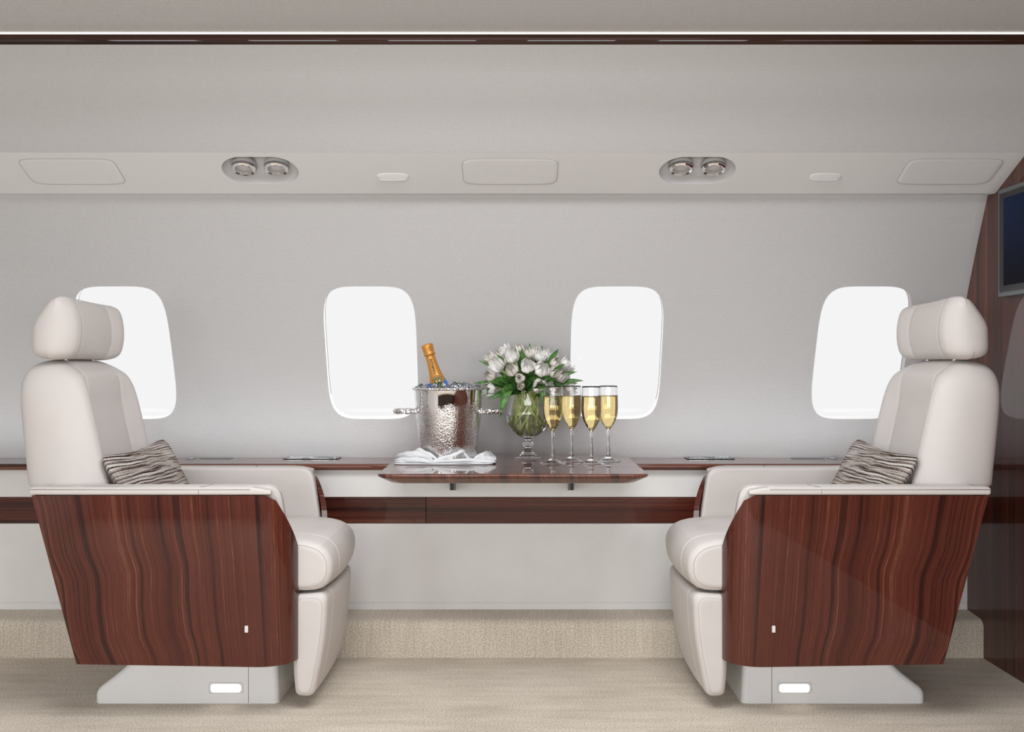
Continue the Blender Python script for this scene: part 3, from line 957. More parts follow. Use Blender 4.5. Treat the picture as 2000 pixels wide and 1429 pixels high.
    for yy in (y0 + 0.001, y1 - 0.001):
        path = [bulge(p[0], p[1], yy) for p in outline(lr, 0.012)]
        pV, pF = tube(path, 0.0014, 6, closed=True)
        obj('piping', pV, pF, PIPING, leg)
    # --- backrest with two raised bolsters
    yb0, yb1 = 2.966, 3.452; ym, hw = (yb0 + yb1) / 2, (yb1 - yb0) / 2
    z0, z1 = 0.42, 1.020; zm, hz = (z0 + z1) / 2, (z1 - z0) / 2
    def xfront(z): return -1.196 - 0.225 * (z - 0.72) - 0.05 * max(0, z - 0.93)
    def xback(z):
        o = -1.426 - 0.10 * (z - 0.72) + 0.06 * max(0, z - 0.95)
        i = -1.219 - (z - 0.163) * 0.2664 + 0.026
        t = sstep(0.622, 0.648, z); return i * (1 - t) + o * t
    def bfront(x, y, g, r):
        z = zm + hz * y; ax = abs(x)
        xm = (xfront(z) + xback(z)) / 2; ht = (xfront(z) - xback(z)) / 2
        fade = 1 - 0.5 * sstep(0.86, 1.0, z)
        rec = 0.034 * (1 - sstep(0.50, 0.80, ax)) * fade
        crease = 0.007 * math.exp(-((ax - 0.535) / 0.018) ** 2)
        rnd = 0.016 * sstep(0.84, 1.0, ax) + 0.025 * sstep(0.965, 1.02, z)
        return W(xm + (ht - rec - rnd - crease) * g, ym + hw * x, z)
    def bback(x, y, g, r):
        z = zm + hz * y; xm = (xfront(z) + xback(z)) / 2; ht = (xfront(z) - xback(z)) / 2
        return W(xm - ht * g, ym + hw * x, z)
    V, F, XY = cushion(bfront, bback, 5, 130, 110, 13, 2.2, e_fn=lambda s, t: 5.5 if t > 0 else 14)
    obj('backrest', V, F, LEATHER, root)
    # --- headrest
    yh0, yh1 = 2.975, 3.425; yhm, hhw = (yh0 + yh1) / 2, (yh1 - yh0) / 2
    h0, h1 = 1.0195, 1.207; hm, hh = (h0 + h1) / 2, (h1 - h0) / 2
    def hx(z):
        t = (z - h0) / (h1 - h0)
        f = -1.292 + 0.020 * math.sin(PI * min(1, t * 1.1)) ** 0.8 
        b = -1.412 + 0.004 * t + 0.056 * sstep(0.45, 1.05, t)
        return f, b
    def hfront(x, y, g, r):
        z = hm + hh * y - 0.012 * max(0, y) * (x * 0.5 + 0.5) * 1.0; f, b = hx(z); ax = abs(x)
        xm, ht = (f + b) / 2, (f - b) / 2
        rec = 0.017 * (1 - sstep(0.46, 0.74, ax)); crease = 0.005 * math.exp(-((ax - 0.5) / 0.02) ** 2)
        rnd = 0.010 * sstep(0.80, 1, ax)
        return W(xm + (ht - rec - crease - rnd) * g, yhm + hhw * x, z + 0.004 * x * x * y)
    def hback(x, y, g, r):
        z = hm + hh * y - 0.012 * max(0, y) * (x * 0.5 + 0.5); f, b = hx(z); xm, ht = (f + b) / 2, (f - b) / 2
        return W(xm - ht * g, yhm + hhw * x, z)
    V, F, XY = cushion(hfront, hback, 8, 110, 70, 11, 2.2)
    obj('headrest', V, F, LEATHER, root)
    for yy in (3.10, 3.30):
        pV, pF = tube([W(-1.345, yy, 0.99), W(-1.345, yy, 1.05)], 0.006, 10)
        obj('headrest_post', pV, pF, CHROME, root)
    # --- pedestal
    pf = ([(-1.230, -0.02), (-0.686, -0.02), (-0.693, 0.165), (-1.090, 0.165), (-1.150, 0.098), (-1.232, 0.036)],
          [0.004, 0.006, 0.01, 0.02, 0.06, 0.02], 0.02)
    V, F = profile_solid(pf, 3.035, 3.375, 0.018, n=6, mid=4)
    V = [(a, max(b, 0.0), c) for a, b, c in V]
    ped = weighted(obj('pedestal', [W(a, c, b) for a, b, c in V], F, PEDESTAL, root))
    sV, sF = tube([W(-0.7755, 3.0349, 0.002), W(-0.7755, 3.0349, 0.14)], 0.0010, 5); obj('seam', sV, sF, SEAM, ped)
    bz = capsule_like(-0.842, 0.0462, 0.104, 0.034, 0.009)
    V2, F2 = profile_solid(bz, 3.0325, 3.0375, 0.0015, mid=2)
    bez = obj('light_bezel', [W(a, c, b) for a, b, c in V2], F2, WHITE_PLASTIC, ped)
    gl = capsule_like(-0.842, 0.0462, 0.088, 0.0225, 0.008)
    V2, F2 = profile_solid(gl, 3.0312, 3.034, 0.0008, mid=2)
    obj('step_light', [W(a, c, b) for a, b, c in V2], F2, STEP_LIGHT, bez if False else ped)
    return root

def capsule_like(cx, cy, w, h, r):
    return ([(cx - w / 2, cy - h / 2), (cx + w / 2, cy - h / 2), (cx + w / 2, cy + h / 2), (cx - w / 2, cy + h / 2)], r, 0.1)

make_chair(1, 'cream leather armchair with lacquered wood sides, on the ice bucket side of the table')
make_chair(-1, 'cream leather armchair with lacquered wood sides, beside the bulkhead with the television')

# ------------------------------------------------------------------ striped cushions
def make_pillow(sg, label):
    def W(p): return Vector((CX + (p.x if sg > 0 else -p.x), p.y, p.z))
    A = Vector((0.09, 1.0, 0.055)).normalized()            # along the width (into the cabin)
    B = Vector((-0.46, 0.0, 0.86)).normalized()           # up, leaning on the backrest
    Nn = A.cross(B).normalized()
    if Nn.x < 0: Nn = -Nn
    C = Vector((-1.108, 3.190, 0.628)); hw, hh = 0.215, 0.142
    rnd = random.Random(3)
    def pt(x, y, g, r, s):
        # corners reach out, edges bow in
        ex = x * (1 - 0.10 * (1 - y * y)) ; ey = y * (1 - 0.13 * (1 - x * x))
        t = 0.066 * (1 - r ** 2.2) ** 0.75 if r < 1 else 0
        wr = 0.006 * noise.noise(Vector((x * 3, y * 3, s * 4))) * (1 - r)
        sag = 0.012 * (1 - y) * math.sin(x * 2)
        return W(C + A * (hw * ex) + B * (hh * ey + sag * 0.3) + Nn * (s * t + wr))
    V, F, XY = cushion(lambda x, y, g, r: pt(x, y, g, r, 1), lambda x, y, g, r: pt(x, y, g, r, -1), 12, 60, 44, 3, 1.3)
    uv = []
    for x, y in XY: uv.append((x * hw, y * hh + 0.10 * x * hw * 1.0 + 0.3 * (x * hw) * (y * hh)))
    root = thing('throw_pillow', label, 'cushion', W(C), 'striped cushions on the armchairs')
    o = obj('pillow', V, F, WOOL, root, uv=uv)
    m = bmesh.new()
    m.free()
    return root
make_pillow(1, 'brown and grey striped cushion on the armchair far from the bulkhead')
make_pillow(-1, 'brown and grey striped cushion on the armchair beside the bulkhead')

# ------------------------------------------------------------------ table
TZ = 0.680
tb = thing('table', 'lacquered dark wood table with rounded corners, fixed to the side wall', 'table', (0.003, 3.36, 0.60))
tx0, tx1, ty0, ty1 = -0.405, 0.411, 3.035, 3.685
def table_loop(ins, n=9):
    r = 0.055
    return rounded_poly([(tx0 + ins, ty0 + ins), (tx1 - ins, ty0 + ins), (tx1 - ins, ty1 - ins * .3), (tx0 + ins, ty1 - ins * .3)], [max(0.01, r - ins * .2)] * 4, n)
rings = [(0.012, TZ), (0.006, TZ - 0.0005), (0.0018, TZ - 0.003), (0.0, TZ - 0.007), (0.002, TZ - 0.011), (0.010, TZ - 0.016), (0.036, TZ - 0.030), (0.044, TZ - 0.0325), (0.055, TZ - 0.033)]
V = []; F = []; UV = []; m = len(table_loop(0))
for k, (ins, z) in enumerate(rings):
    for a, b in table_loop(ins): V.append((a, b, z)); UV.append((a + (0.0 if k < 3 else (z - TZ) * 0.2), b + (z - TZ)))
for k in range(len(rings) - 1):
    for i in range(m): j = (i + 1) % m; F.append((k * m + i, k * m + j, (k + 1) * m + j, (k + 1) * m + i))
F.append(tuple(range(m))); F.append(tuple((len(rings) - 1) * m + i for i in range(m)))
top = obj('table_top', V, F, WOOD_TABLE, tb, uv=UV)
sharp(top, 75)
# thin veneer joint across the leaf
box_obj('joint', (tx0 + 0.004, tx1 - 0.004, 3.2445, 3.2455, TZ - 0.001, TZ + 0.00015), DARKGAP, top)
for bx in (-0.2055, 0.2045):
    V = []; pr = [(3.49, 0.650), (3.49, 0.578), (3.496, 0.576), (3.628, 0.560), (3.628, 0.650)]
    for x in (bx - 0.006, bx + 0.006):
        for a, b in pr: V.append((x + (0.0 if b > 0.6 else 0.0), a, b))
    n5 = 5; F = [tuple(range(n5)), tuple(n5 + i for i in range(n5))] + [(i, (i + 1) % n5, n5 + (i + 1) % n5, n5 + i) for i in range(n5)]
    obj('bracket', V, F, BLACK_METAL, tb, smooth=False)

# ------------------------------------------------------------------ napkin under the bucket
def make_napkin():
    root = thing('napkin', 'crumpled white cloth napkin under the ice bucket on the table', 'napkin', (-0.215, 3.42, TZ))
    V = []; F = []
    def layer(cx, cy, w, h, rot, z0, th, seed, amp):
        c, s = math.cos(rot), math.sin(rot)
        base = len(V)
        def top(x, y, g, r):
            e = 1 + 0.10 * noise.noise(Vector((x * 1.7, y * 1.7, seed)))
            px, py = x * w / 2 * e, y * h / 2 * e
            d = math.hypot((cx + c * px - s * py) + 0.2147, (cy + s * px + c * py) - 3.45)
            k = sstep(0.092, 0.125, d)
            nz = abs(noise.noise(Vector((px * 16, py * 22, seed)))) * amp + max(0, noise.noise(Vector((px * 38, py * 30, seed + 3)))) * amp * 0.5
            return (cx + c * px - s * py, cy + s * px + c * py, z0 + (th * 0.5 + th * 0.5 * g + nz * g * 1.0) * (0.35 + 0.65 * k) )
        def bot(x, y, g, r):
            q = top(x, y, g, r); return (q[0], q[1], z0 + th * 0.3 * (1 - g))
        v, f, xy = cushion(top, bot, 7, 64, 50, 10, 1.7)
        V.extend(v); F.extend([tuple(base + i for i in q) for q in f])
    layer(-0.222, 3.432, 0.325, 0.245, 0.03, TZ + 0.0004, 0.0045, 1.3, 0.003)
    layer(-0.232, 3.430, 0.290, 0.225, -0.04, TZ + 0.0050, 0.0045, 7.7, 0.005)
    layer(-0.190, 3.440, 0.270, 0.225, 0.06, TZ + 0.0095, 0.0045, 5.1, 0.009)
    # rolled folds in front of the bucket
    def roll(pts, wid, hgt, seed):
        base = len(V); P = [Vector(p) for p in pts]; n = 40; m = 14
        for i in range(n + 1):
            t = i / n; x = t * (len(P) - 1); k = min(int(x), len(P) - 2); fr = x - k
            p0 = P[max(k - 1, 0)]; p1 = P[k]; p2 = P[k + 1]; p3 = P[min(k + 2, len(P) - 1)]
            c = 0.5 * ((2 * p1) + (p2 - p0) * fr + (2 * p0 - 5 * p1 + 4 * p2 - p3) * fr * fr + (3 * p1 - p0 - 3 * p2 + p3) * fr ** 3)
            e = math.sin(PI * min(1, max(0.0, t))) ** 0.35
            for j in range(m):
                a = 2 * PI * j / m
                wv = 1 + 0.35 * noise.noise(Vector((t * 6, math.cos(a), math.sin(a) + seed)))
                V.append((c.x + 0.004 * math.sin(a * 2), c.y + math.cos(a) * wid * e * wv, c.z + max(0, math.sin(a) + 0.25) * hgt * e * wv))
        for i in range(n):
            for j in range(m):
                F.append((base + i * m + j, base + i * m + (j + 1) % m, base + (i + 1) * m + (j + 1) % m, base + (i + 1) * m + j))
        F.append(tuple(base + j for j in range(m))); F.append(tuple(base + n * m + j for j in range(m)))
    roll([(-0.385, 3.375, TZ + 0.006), (-0.35, 3.345, TZ + 0.008), (-0.30, 3.330, TZ + 0.008), (-0.262, 3.322, TZ + 0.006)], 0.017, 0.012, 1)
    roll([(-0.262, 3.330, TZ + 0.006), (-0.20, 3.322, TZ + 0.009), (-0.14, 3.328, TZ + 0.010), (-0.085, 3.335, TZ + 0.006), (-0.055, 3.345, TZ + 0.005)], 0.010, 0.008, 11)
    roll([(-0.385, 3.43, TZ + 0.010), (-0.352, 3.38, TZ + 0.018), (-0.30, 3.350, TZ + 0.022), (-0.262, 3.338, TZ + 0.012)], 0.016, 0.016, 2)
    roll([(-0.262, 3.335, TZ + 0.008), (-0.225, 3.332, TZ + 0.016), (-0.188, 3.336, TZ + 0.027), (-0.165, 3.344, TZ + 0.038), (-0.158, 3.352, TZ + 0.040)], 0.008, 0.009, 3)
    roll([(-0.158, 3.348, TZ + 0.036), (-0.148, 3.340, TZ + 0.022), (-0.136, 3.334, TZ + 0.010), (-0.128, 3.33, TZ + 0.003)], 0.009, 0.006, 8)
    roll([(-0.125, 3.345, TZ + 0.010), (-0.098, 3.370, TZ + 0.020), (-0.078, 3.40, TZ + 0.022), (-0.062, 3.44, TZ + 0.010)], 0.013, 0.013, 4)
    roll([(-0.110, 3.335, TZ + 0.008), (-0.085, 3.355, TZ + 0.014), (-0.055, 3.375, TZ + 0.010)], 0.010, 0.010, 9)
    roll([(-0.340, 3.45, TZ + 0.014), (-0.322, 3.40, TZ + 0.030), (-0.300, 3.368, TZ + 0.036), (-0.268, 3.350, TZ + 0.024), (-0.245, 3.342, TZ + 0.012)], 0.008, 0.010, 5)
    obj('cloth', V, F, LINEN, root)
make_napkin()

# ------------------------------------------------------------------ ice bucket, ice, bottle
BX, BY, BZ = -0.2147, 3.45, TZ + 0.0175
bk = thing('ice_bucket', 'frosted silver ice bucket with two side handles standing on white napkin', 'ice bucket', (BX, BY, BZ))
out = smooth_prof([(0.0, 0.0), (0.088, 0.0), (0.0945, 0.004), (0.1035, 0.075), (0.1105, 0.15), (0.1145, 0.205), (0.1165, 0.2245)], 5)
inn = [(0.1130, 0.2225), (0.1110, 0.205), (0.1070, 0.15), (0.1000, 0.075), (0.091, 0.006), (0.0, 0.006)]
lV, lF = lathe(out + inn, 72)
obj('body', lV, lF, BUCKET, bk, local=True)
rimp = []
for k in range(13):
    a = 2 * PI * k / 12; rimp.append((0.1165 + 0.0055 * math.cos(a), 0.2265 + 0.0045 * math.sin(a)))
lV, lF = lathe(rimp, 72)
obj('rim', lV, lF, HAMMERED, bk, local=True)
for sg in (-1, 1):
    path = [(sg * 0.1075, 0.012, 0.150), (sg * 0.125, 0.016, 0.152), (sg * 0.160, 0.014, 0.151), (sg * 0.174, 0.004, 0.151), (sg * 0.174, -0.020, 0.151), (sg * 0.160, -0.030, 0.151), (sg * 0.125, -0.032, 0.152), (sg * 0.104, -0.028, 0.150)]
    hp = smooth_prof([(p[0], p[1]) for p in path], 4)
    tV, tF = tube([(a, b, 0.151) for a, b in hp], 0.0088, 12, taper=lambda t: 1 + 0.12 * math.sin(t * 40))
    obj('handle', tV, tF, HAMMERED, bk, local=True)

def shard(rnd, s):
    bm = bmesh.new(); bmesh.ops.create_cube(bm, size=1.0)
    for v in bm.verts:
        v.co = Vector((v.co.x * rnd.uniform(.7, 1.25), v.co.y * rnd.uniform(.7, 1.25), v.co.z * rnd.uniform(.6, 1.1))) * s
    R = Matrix.Rotation(rnd.uniform(0, PI), 3, Vector((rnd.uniform(-1, 1), rnd.uniform(-1, 1), rnd.uniform(-1, 1))).normalized())
    bmesh.ops.bevel(bm, geom=list(bm.edges), offset=s * 0.12, segments=1, affect='EDGES')
    for v in bm.verts: v.co = R @ v.co
    me = bpy.data.meshes.new('ice_cube'); bm.to_mesh(me); bm.free(); me.materials.append(ICE); return me
rnd = random.Random(11)
shards = [shard(rnd, 0.019) for _ in range(9)]
bot_top = Vector((-0.288, 3.45, 1.073)); bot_dir = Vector((0.30, 0.0, -1.0)).normalized()
k = 0; placed = []
for ringi, (rr, cnt, zz) in enumerate([(0.100, 26, 0.934), (0.074, 19, 0.938), (0.047, 12, 0.940), (0.02, 5, 0.941), (0.092, 18, 0.914), (0.058, 12, 0.916)]):
    for q in range(cnt):
        a = 2 * PI * (q + 0.5 * (ringi % 2)) / cnt + rnd.uniform(-.1, .1)
        p = Vector((BX + rr * math.cos(a), BY + rr * math.sin(a), zz - 0.010 + rnd.uniform(-0.005, 0.007)))
        t = (p.z - bot_top.z) / bot_dir.z; c = bot_top + bot_dir * t
        if (p - c).length < 0.036: continue
        o = bpy.data.objects.new('ice_cube', shards[k % 9]); COL.objects.link(o)
        o.location = p; o.rotation_euler = (rnd.uniform(0, 6), rnd.uniform(0, 6), rnd.uniform(0, 6))
        f = rnd.uniform(0.75, 1.1); o.scale = (f, f, f)
        tag(o, 'clear ice cube heaped in the silver ice bucket', 'ice cube', 'ice cubes heaped in the ice bucket'); k += 1

def make_bottle():
    root = thing('champagne_bottle', 'champagne bottle with orange gold foil neck leaning in the ice bucket', 'bottle')
    zax = -bot_dir; Ln = 0.300
    base = bot_top + bot_dir * Ln
    xax = Vector((0, 1, 0)).cross(zax).normalized(); yax = zax.cross(xax)
    M = Matrix((xax, yax, zax)).transposed().to_4x4(); M.translation = base
    root.matrix_world = M
    body = [(0, 0.0), (0.038, 0.0), (0.042, 0.006), (0.0425, 0.09), (0.0400, 0.125), (0.0330, 0.150), (0.0270, 0.168), (0.0228, 0.185), (0.0183, 0.212), (0.0160, 0.240), (0.0150, 0.262)]
    pb = smooth_prof(body[2:], 5); prof = body[:2] + pb
    def rad(h):
        for a, b in zip(prof[:-1], prof[1:]):
            if a[1] <= h <= b[1] and b[1] > a[1]: return a[0] + (b[0] - a[0]) * (h - a[1]) / (b[1] - a[1])
        return 0.015
    lV, lF = lathe([q for q in prof if q[1] < 0.262], 40); obj('glass_body', lV, lF, GREEN_GLASS, root, local=True)
    # foil from below the shoulder to the cork
    fo = [(rad(h) + 0.0008, h) for h in [0.142 + 0.004 * i for i in range(30)]]
    fo += [(0.0166, 0.2600), (0.0190, 0.2625), (0.0205, 0.2655), (0.0195, 0.2690), (0.0180, 0.2710), (0.0187, 0.276), (0.0200, 0.290), (0.0205, 0.2955), (0.0185, 0.2990), (0.0120, 0.3010), (0.0, 0.3015)]
    lV, lF = lathe(fo, 40)
    nV = []
    for x, y, z in lV:
        w = 1 + 0.03 * noise.noise(Vector((x * 150, y * 150, z * 90))) * (1 if z > 0.25 else 0.4)
        nV.append((x * w, y * w, z))
    foil = obj('foil', nV, lF, FOIL, root, local=True)
    fr = -1 if (M.to_3x3() @ Vector((0, -1, 0))).y < 0 else 1
    def onto(s, h, eps, a0=0.12):
        r = rad(h) + 0.0008 + eps; a = s / r + a0
        return (r * math.sin(a) * (1), fr * r * math.cos(a), h)
    def patch(name, poly, eps, mat, par, cuts=5):
        bm = bmesh.new(); vs = [bm.verts.new((a, b, 0)) for a, b in resample(poly, 0.003)]
        f = bm.faces.new(vs); bmesh.ops.triangulate(bm, faces=[f])
        bmesh.ops.subdivide_edges(bm, edges=list(bm.edges), cuts=1, use_grid_fill=True)
        bm.verts.index_update()
        V = [onto(v.co.x, v.co.y, eps) for v in bm.verts]; F = [[v.index for v in q.verts] for q in bm.faces]; bm.free()
        return obj(name, V, F, mat, par, local=True)
    # blue bands showing either side of the crest
    for sg in (-1, 1):
        patch('blue_band', [(sg * 0.017, 0.146), (sg * 0.045, 0.146), (sg * 0.045, 0.176), (sg * 0.028, 0.170), (sg * 0.017, 0.161)][::sg], 0.0007, BLUE, foil)
    pent = [(0, 0.1815), (0.0155, 0.1700), (0.0185, 0.140), (-0.0185, 0.140), (-0.0155, 0.1700)]
    def sc(p, k, dy=0): return [(a * k, (b - 0.158) * k + 0.166 + dy) for a, b in p]
    patch('crest_border', sc(pent, 1.12), 0.0011, INK, foil)
    patch('crest_edge', sc(pent, 1.0), 0.0014, GOLD_INK, foil)
    patch('crest_inner_border', sc(pent, 0.84), 0.0017, INK, foil)
    patch('crest_field', sc(pent, 0.74), 0.0020, GREEN_INK, foil)
    for cx, cy, r_, mt in ((-0.0052, 0.1710, 0.0046, GOLD_INK), (0.0056, 0.1705, 0.0046, GOLD_INK), (0, 0.1785, 0.0020, GOLD_INK), (-0.004, 0.161, 0.003, GOLD_INK), (0.0045, 0.161, 0.003, INK)):
        patch('crest_ornament', [(cx + r_ * math.cos(2 * PI * i / 10) * (1 if i % 2 else .7), cy + r_ * math.sin(2 * PI * i / 10)) for i in range(10)], 0.0024, mt, foil)
    # lettering reads up the neck
    cu = bpy.data.curves.new('lettering', 'FONT'); cu.body = 'CHAMPAGNE'; cu.size = 0.0088; cu.align_x = 'CENTER'; cu.align_y = 'CENTER'
    cu.offset = 0.00022
    to = bpy.data.objects.new('lettering_source', cu); COL.objects.link(to)
    bpy.context.view_layer.update()
    me = bpy.data.meshes.new_from_object(to.evaluated_get(bpy.context.evaluated_depsgraph_get()))
    V = [onto(-v.co.y * 1.4, 0.2220 + v.co.x * 1.0, 0.0012, 0.05) for v in me.vertices]; F = [tuple(p.vertices) for p in me.polygons]
    bpy.data.objects.remove(to); bpy.data.meshes.remove(me)
    obj('lettering', V, F, INK, foil, local=True, smooth=False)
make_bottle()

# ------------------------------------------------------------------ champagne flutes
def make_flute():
    root = thing('champagne_flute', 'x', 'glass', (0, 0, 0), 'champagne flutes on the table')
    o_ = smooth_prof([(0.0430, 0.0), (0.0425, 0.0014), (0.030, 0.0050), (0.016, 0.0110), (0.0078, 0.0170), (0.0063, 0.034), (0.0050, 0.060), (0.0050, 0.098), (0.0066, 0.108), (0.0150, 0.120), (0.0250, 0.138), (0.0312, 0.160), (0.0330, 0.182), (0.0322, 0.215), (0.0305, 0.2535)], 5)
    i_ = smooth_prof([(0.0298, 0.2535), (0.0315, 0.215), (0.0322, 0.182), (0.0300, 0.160), (0.0236, 0.139), (0.0130, 0.1225), (0.0, 0.1165)], 5)
    lV, lF = lathe([(0, 0.0)] + o_ + i_, 56)
    obj('glass', lV, lF, GLASS, root, local=True)
    lev = 0.2215
    q = [p for p in i_ if p[1] < lev]
    def rin(z):
        for a, b in zip(i_[:-1], i_[1:]):
            if b[1] <= z <= a[1]: return b[0] + (a[0] - b[0]) * (z - b[1]) / (a[1] - b[1] + 1e-9)
        return 0.03
    liq = [(0, lev), (rin(lev) + 0.0003, lev)] + [(r_ + 0.0003 if r_ > 0 else 0, z - 0.0002) for r_, z in q]
    lV, lF = lathe(liq, 56)
    obj('champagne', lV, lF, CHAMPAGNE, root, local=True)
    return root
def dup(o, loc, label):
    r = o.copy(); COL.objects.link(r); r.location = loc; r['label'] = label
    for ch in o.children:
        c = ch.copy(); COL.objects.link(c); c.parent = r
        for g in ch.children:
            e = g.copy(); COL.objects.link(e); e.parent = c
    return r
fl = make_flute()
spots = [((0.1345, 3.368), 'filled champagne flute in the front row, nearest to the flower vase'),
         ((0.2010, 3.442), 'filled champagne flute in the back row, nearest to the flower vase'),
         ((0.2605, 3.360), 'filled champagne flute in the front row, farthest from the flower vase'),
         ((0.3235, 3.442), 'filled champagne flute in the back row, outermost on the table')]
fl.location = (*spots[0][0], TZ + 0.0002); fl['label'] = spots[0][1]
for (x, y), lab in spots[1:]: dup(fl, (x, y, TZ + 0.0002), lab)

# ------------------------------------------------------------------ vase and tulips
VX, VY = 0.0560, 3.575
va = thing('vase', 'footed round glass vase half filled with water on the table', 'vase', (VX, VY, TZ + 0.0002))
ov = smooth_prof([(0.0520, 0.0), (0.0515, 0.0022), (0.038, 0.006), (0.024, 0.014), (0.0125, 0.030), (0.0100, 0.034), (0.0165, 0.042), (0.0190, 0.049), (0.0165, 0.056), (0.0105, 0.0635), (0.0155, 0.069), (0.034, 0.078), (0.055, 0.095), (0.0700, 0.120), (0.0755, 0.148), (0.0735, 0.175), (0.065, 0.205), (0.058, 0.228), (0.056, 0.245)], 5)
iv = smooth_prof([(0.0540, 0.245), (0.056, 0.228), (0.063, 0.205), (0.0713, 0.175), (0.0733, 0.148), (0.0677, 0.121), (0.052, 0.098), (0.030, 0.083), (0.0, 0.078)], 5)
lV, lF = lathe([(0, 0)] + ov + iv, 64)
obj('glass', lV, lF, GLASS, va, local=True)
lev = 0.149
q = [p for p in iv if p[1] < lev]
lV, lF = lathe([(0, lev), (0.0736, lev)] + [(r_ + 0.0004 if r_ > 0 else 0, z - 0.0003) for r_, z in q], 64)
obj('water', lV, lF, WATER, va, local=True)

def bez(P, n):
    out = []
    P = [Vector(p) for p in P]
    for i in range(n + 1):
        t = i / n; Q = list(P)
        while len(Q) > 1: Q = [Q[k].lerp(Q[k + 1], t) for k in range(len(Q) - 1)]
        out.append(Q[0])
    return out

def blossom(rnd, R, H, openn):
    """six overlapping petals, mouth towards +Z"""
    V = []; F = []
    for k in range(6):
        inner = k % 2; a0 = k * PI / 3 + rnd.uniform(-.12, .12)
        nu, nv = 8, 10; base = len(V)
        op = openn + rnd.uniform(-0.10, 0.14); hh = H * rnd.uniform(0.9, 1.06) * (0.97 if inner else 1.0)
        tw = rnd.uniform(-.15, .15)
        for j in range(nv + 1):
            v = j / nv
            prof = math.sin(min(1, v * 1.55) * PI / 2) ** 0.75
            rr = R * (0.86 if inner else 1.0) * (prof * (1 - (0.42 - op) * sstep(0.45, 1.0, v)) + 0.02)
            wid = (0.95 * math.sin(PI * (0.10 + 0.86 * v) ** 0.9) ** 0.55) if v < 0.999 else 0.10
            wid = max(0.08, wid) * 0.66
            for i in range(nu + 1):
                u = -1 + 2 * i / nu
                a = a0 + u * wid + tw * v
                r2 = rr * (1 - 0.05 * u * u) + 0.0012 * math.sin(u * 7 + k) * v
                z = hh * (v - 0.10 * u * u * v) 
                V.append(Vector((r2 * math.cos(a), r2 * math.sin(a), z)))
        for j in range(nv):
            for i in range(nu):
                b = base + j * (nu + 1) + i
                F.append((b, b + 1, b + nu + 2, b + nu + 1))
    return V, F

def leaf_mesh(P, Wd, up, n=14):
    path = bez(P, n); V = []; F = []
    for i, p in enumerate(path):
        t = i / n
        d = (path[min(i + 1, n)] - path[max(i - 1, 0)]).normalized()
        s = d.cross(up)
        s = s.normalized() if s.length > 1e-4 else Vector((1, 0, 0))
        nn = s.cross(d)
        w = Wd * (math.sin(PI * (0.06 + 0.94 * t) ** 0.85) ** 0.8 if t < 0.999 else 0.02)
        for u in (-1, -0.55, 0, 0.55, 1):
            V.append(p + s * u * w + nn * (abs(u) ** 1.4) * w * 0.45)
    for i in range(n):
        for k in range(4):
            b = i * 5 + k; F.append((b, b + 1, b + 6, b + 5))
    return V, F

def px(cx, cy, Y):
    """world point of a tulip or leaf tip, from its measured direction and its distance Y"""
    x = 920 + cx / 8.696; y = 660 + cy / 8.696
    return Vector(((x - 1000) * Y / 2000, Y, 1.0 + (714.5 - y) * Y / 2000))

# measured head positions: (x, y, front-ness 0..1, size, openness, tone, label)
T = [
 (580, 215, .25, .9, .35, 0, 'white tulip in the vase, top row, toward the ice bucket'),
 (700, 320, .70, 1.1, .30, 0, 'white tulip in the vase, above the cup-shaped cream one'),
 (805, 190, .20, .85, .05, 1, 'greyish tulip bud at the crown of the bouquet'),
 (320, 350, .40, .9, .35, 1, 'cream tulip at the bouquet edge above the ice bucket'),
 (440, 480, .75, 1.15, .45, 0, 'wide open white tulip on the ice bucket side of the bouquet'),
 (690, 545, .90, 1.05, .15, 1, 'cup-shaped cream tulip in the front of the bouquet'),
 (965, 470, .95, 1.2, .18, 0, 'large round white tulip in the middle of the bouquet'),
 (975, 260, .45, 1.1, .10, 1, 'tall cream tulip bud behind the large middle tulip'),
 (1075, 270, .35, 1.1, .35, 0, 'white tulip in the vase, top row beside the tall cream bud'),
 (1190, 310, .55, 1.15, .35, 0, 'bright white tulip in the upper part of the bouquet, toward the window'),
 (1315, 340, .35, 1.05, .40, 0, 'white tulip behind the long upright leaf'),
 (1215, 530, .95, 1.25, .15, 0, 'largest white tulip facing front, above the nearest flute'),
 (1430, 440, .55, .95, .15, 1, 'cream tulip in the vase above the two back flutes'),
 (1415, 585, .80, .95, .10, 1, 'round cream tulip beside the largest front tulip'),
 (1590, 450, .25, 1.0, .45, 0, 'white pointed tulip at the window edge of the bouquet'),
 (1660, 520, .10, .9, .45, 0, 'white tulip outermost in front of the window'),
 (330, 650, .70, 1.0, .12, 1, 'closed cream tulip just above the ice bucket rim'),
 (315, 870, .65, 1.1, .30, 0, 'drooping white tulip touching the ice bucket'),
 (825, 680, 1.0, .80, .02, 1, 'small round pinkish tulip bud low in front'),
 (840, 815, .95, .62, .20, 1, 'smallest pinkish tulip, lowest in front over the vase rim'),
 (1165, 810, .90, 1.15, .20, 1, 'large cream tulip low in front beside the nearest flute rim'),
 (1290, 800, .70, .95, .35, 0, 'white tulip behind the rim of the nearest flute'),
 (1525, 655, .60, 1.0, .15, 1, 'pinkish tulip above the second flute from the vase'),
 (1440, 920, .70, .85, .10, 1, 'cream tulip seen through the flute nearest the vase'),
 (1690, 860, .45, .95, .25, 0, 'white tulip seen through the second flute from the vase'),
 (565, 400, .50, .9, .30, 1, 'cream tulip between the open white one and the cup-shaped one'),
 (460, 310, .30, .85, .15, 1, 'shaded cream tulip behind the open white one'),
]
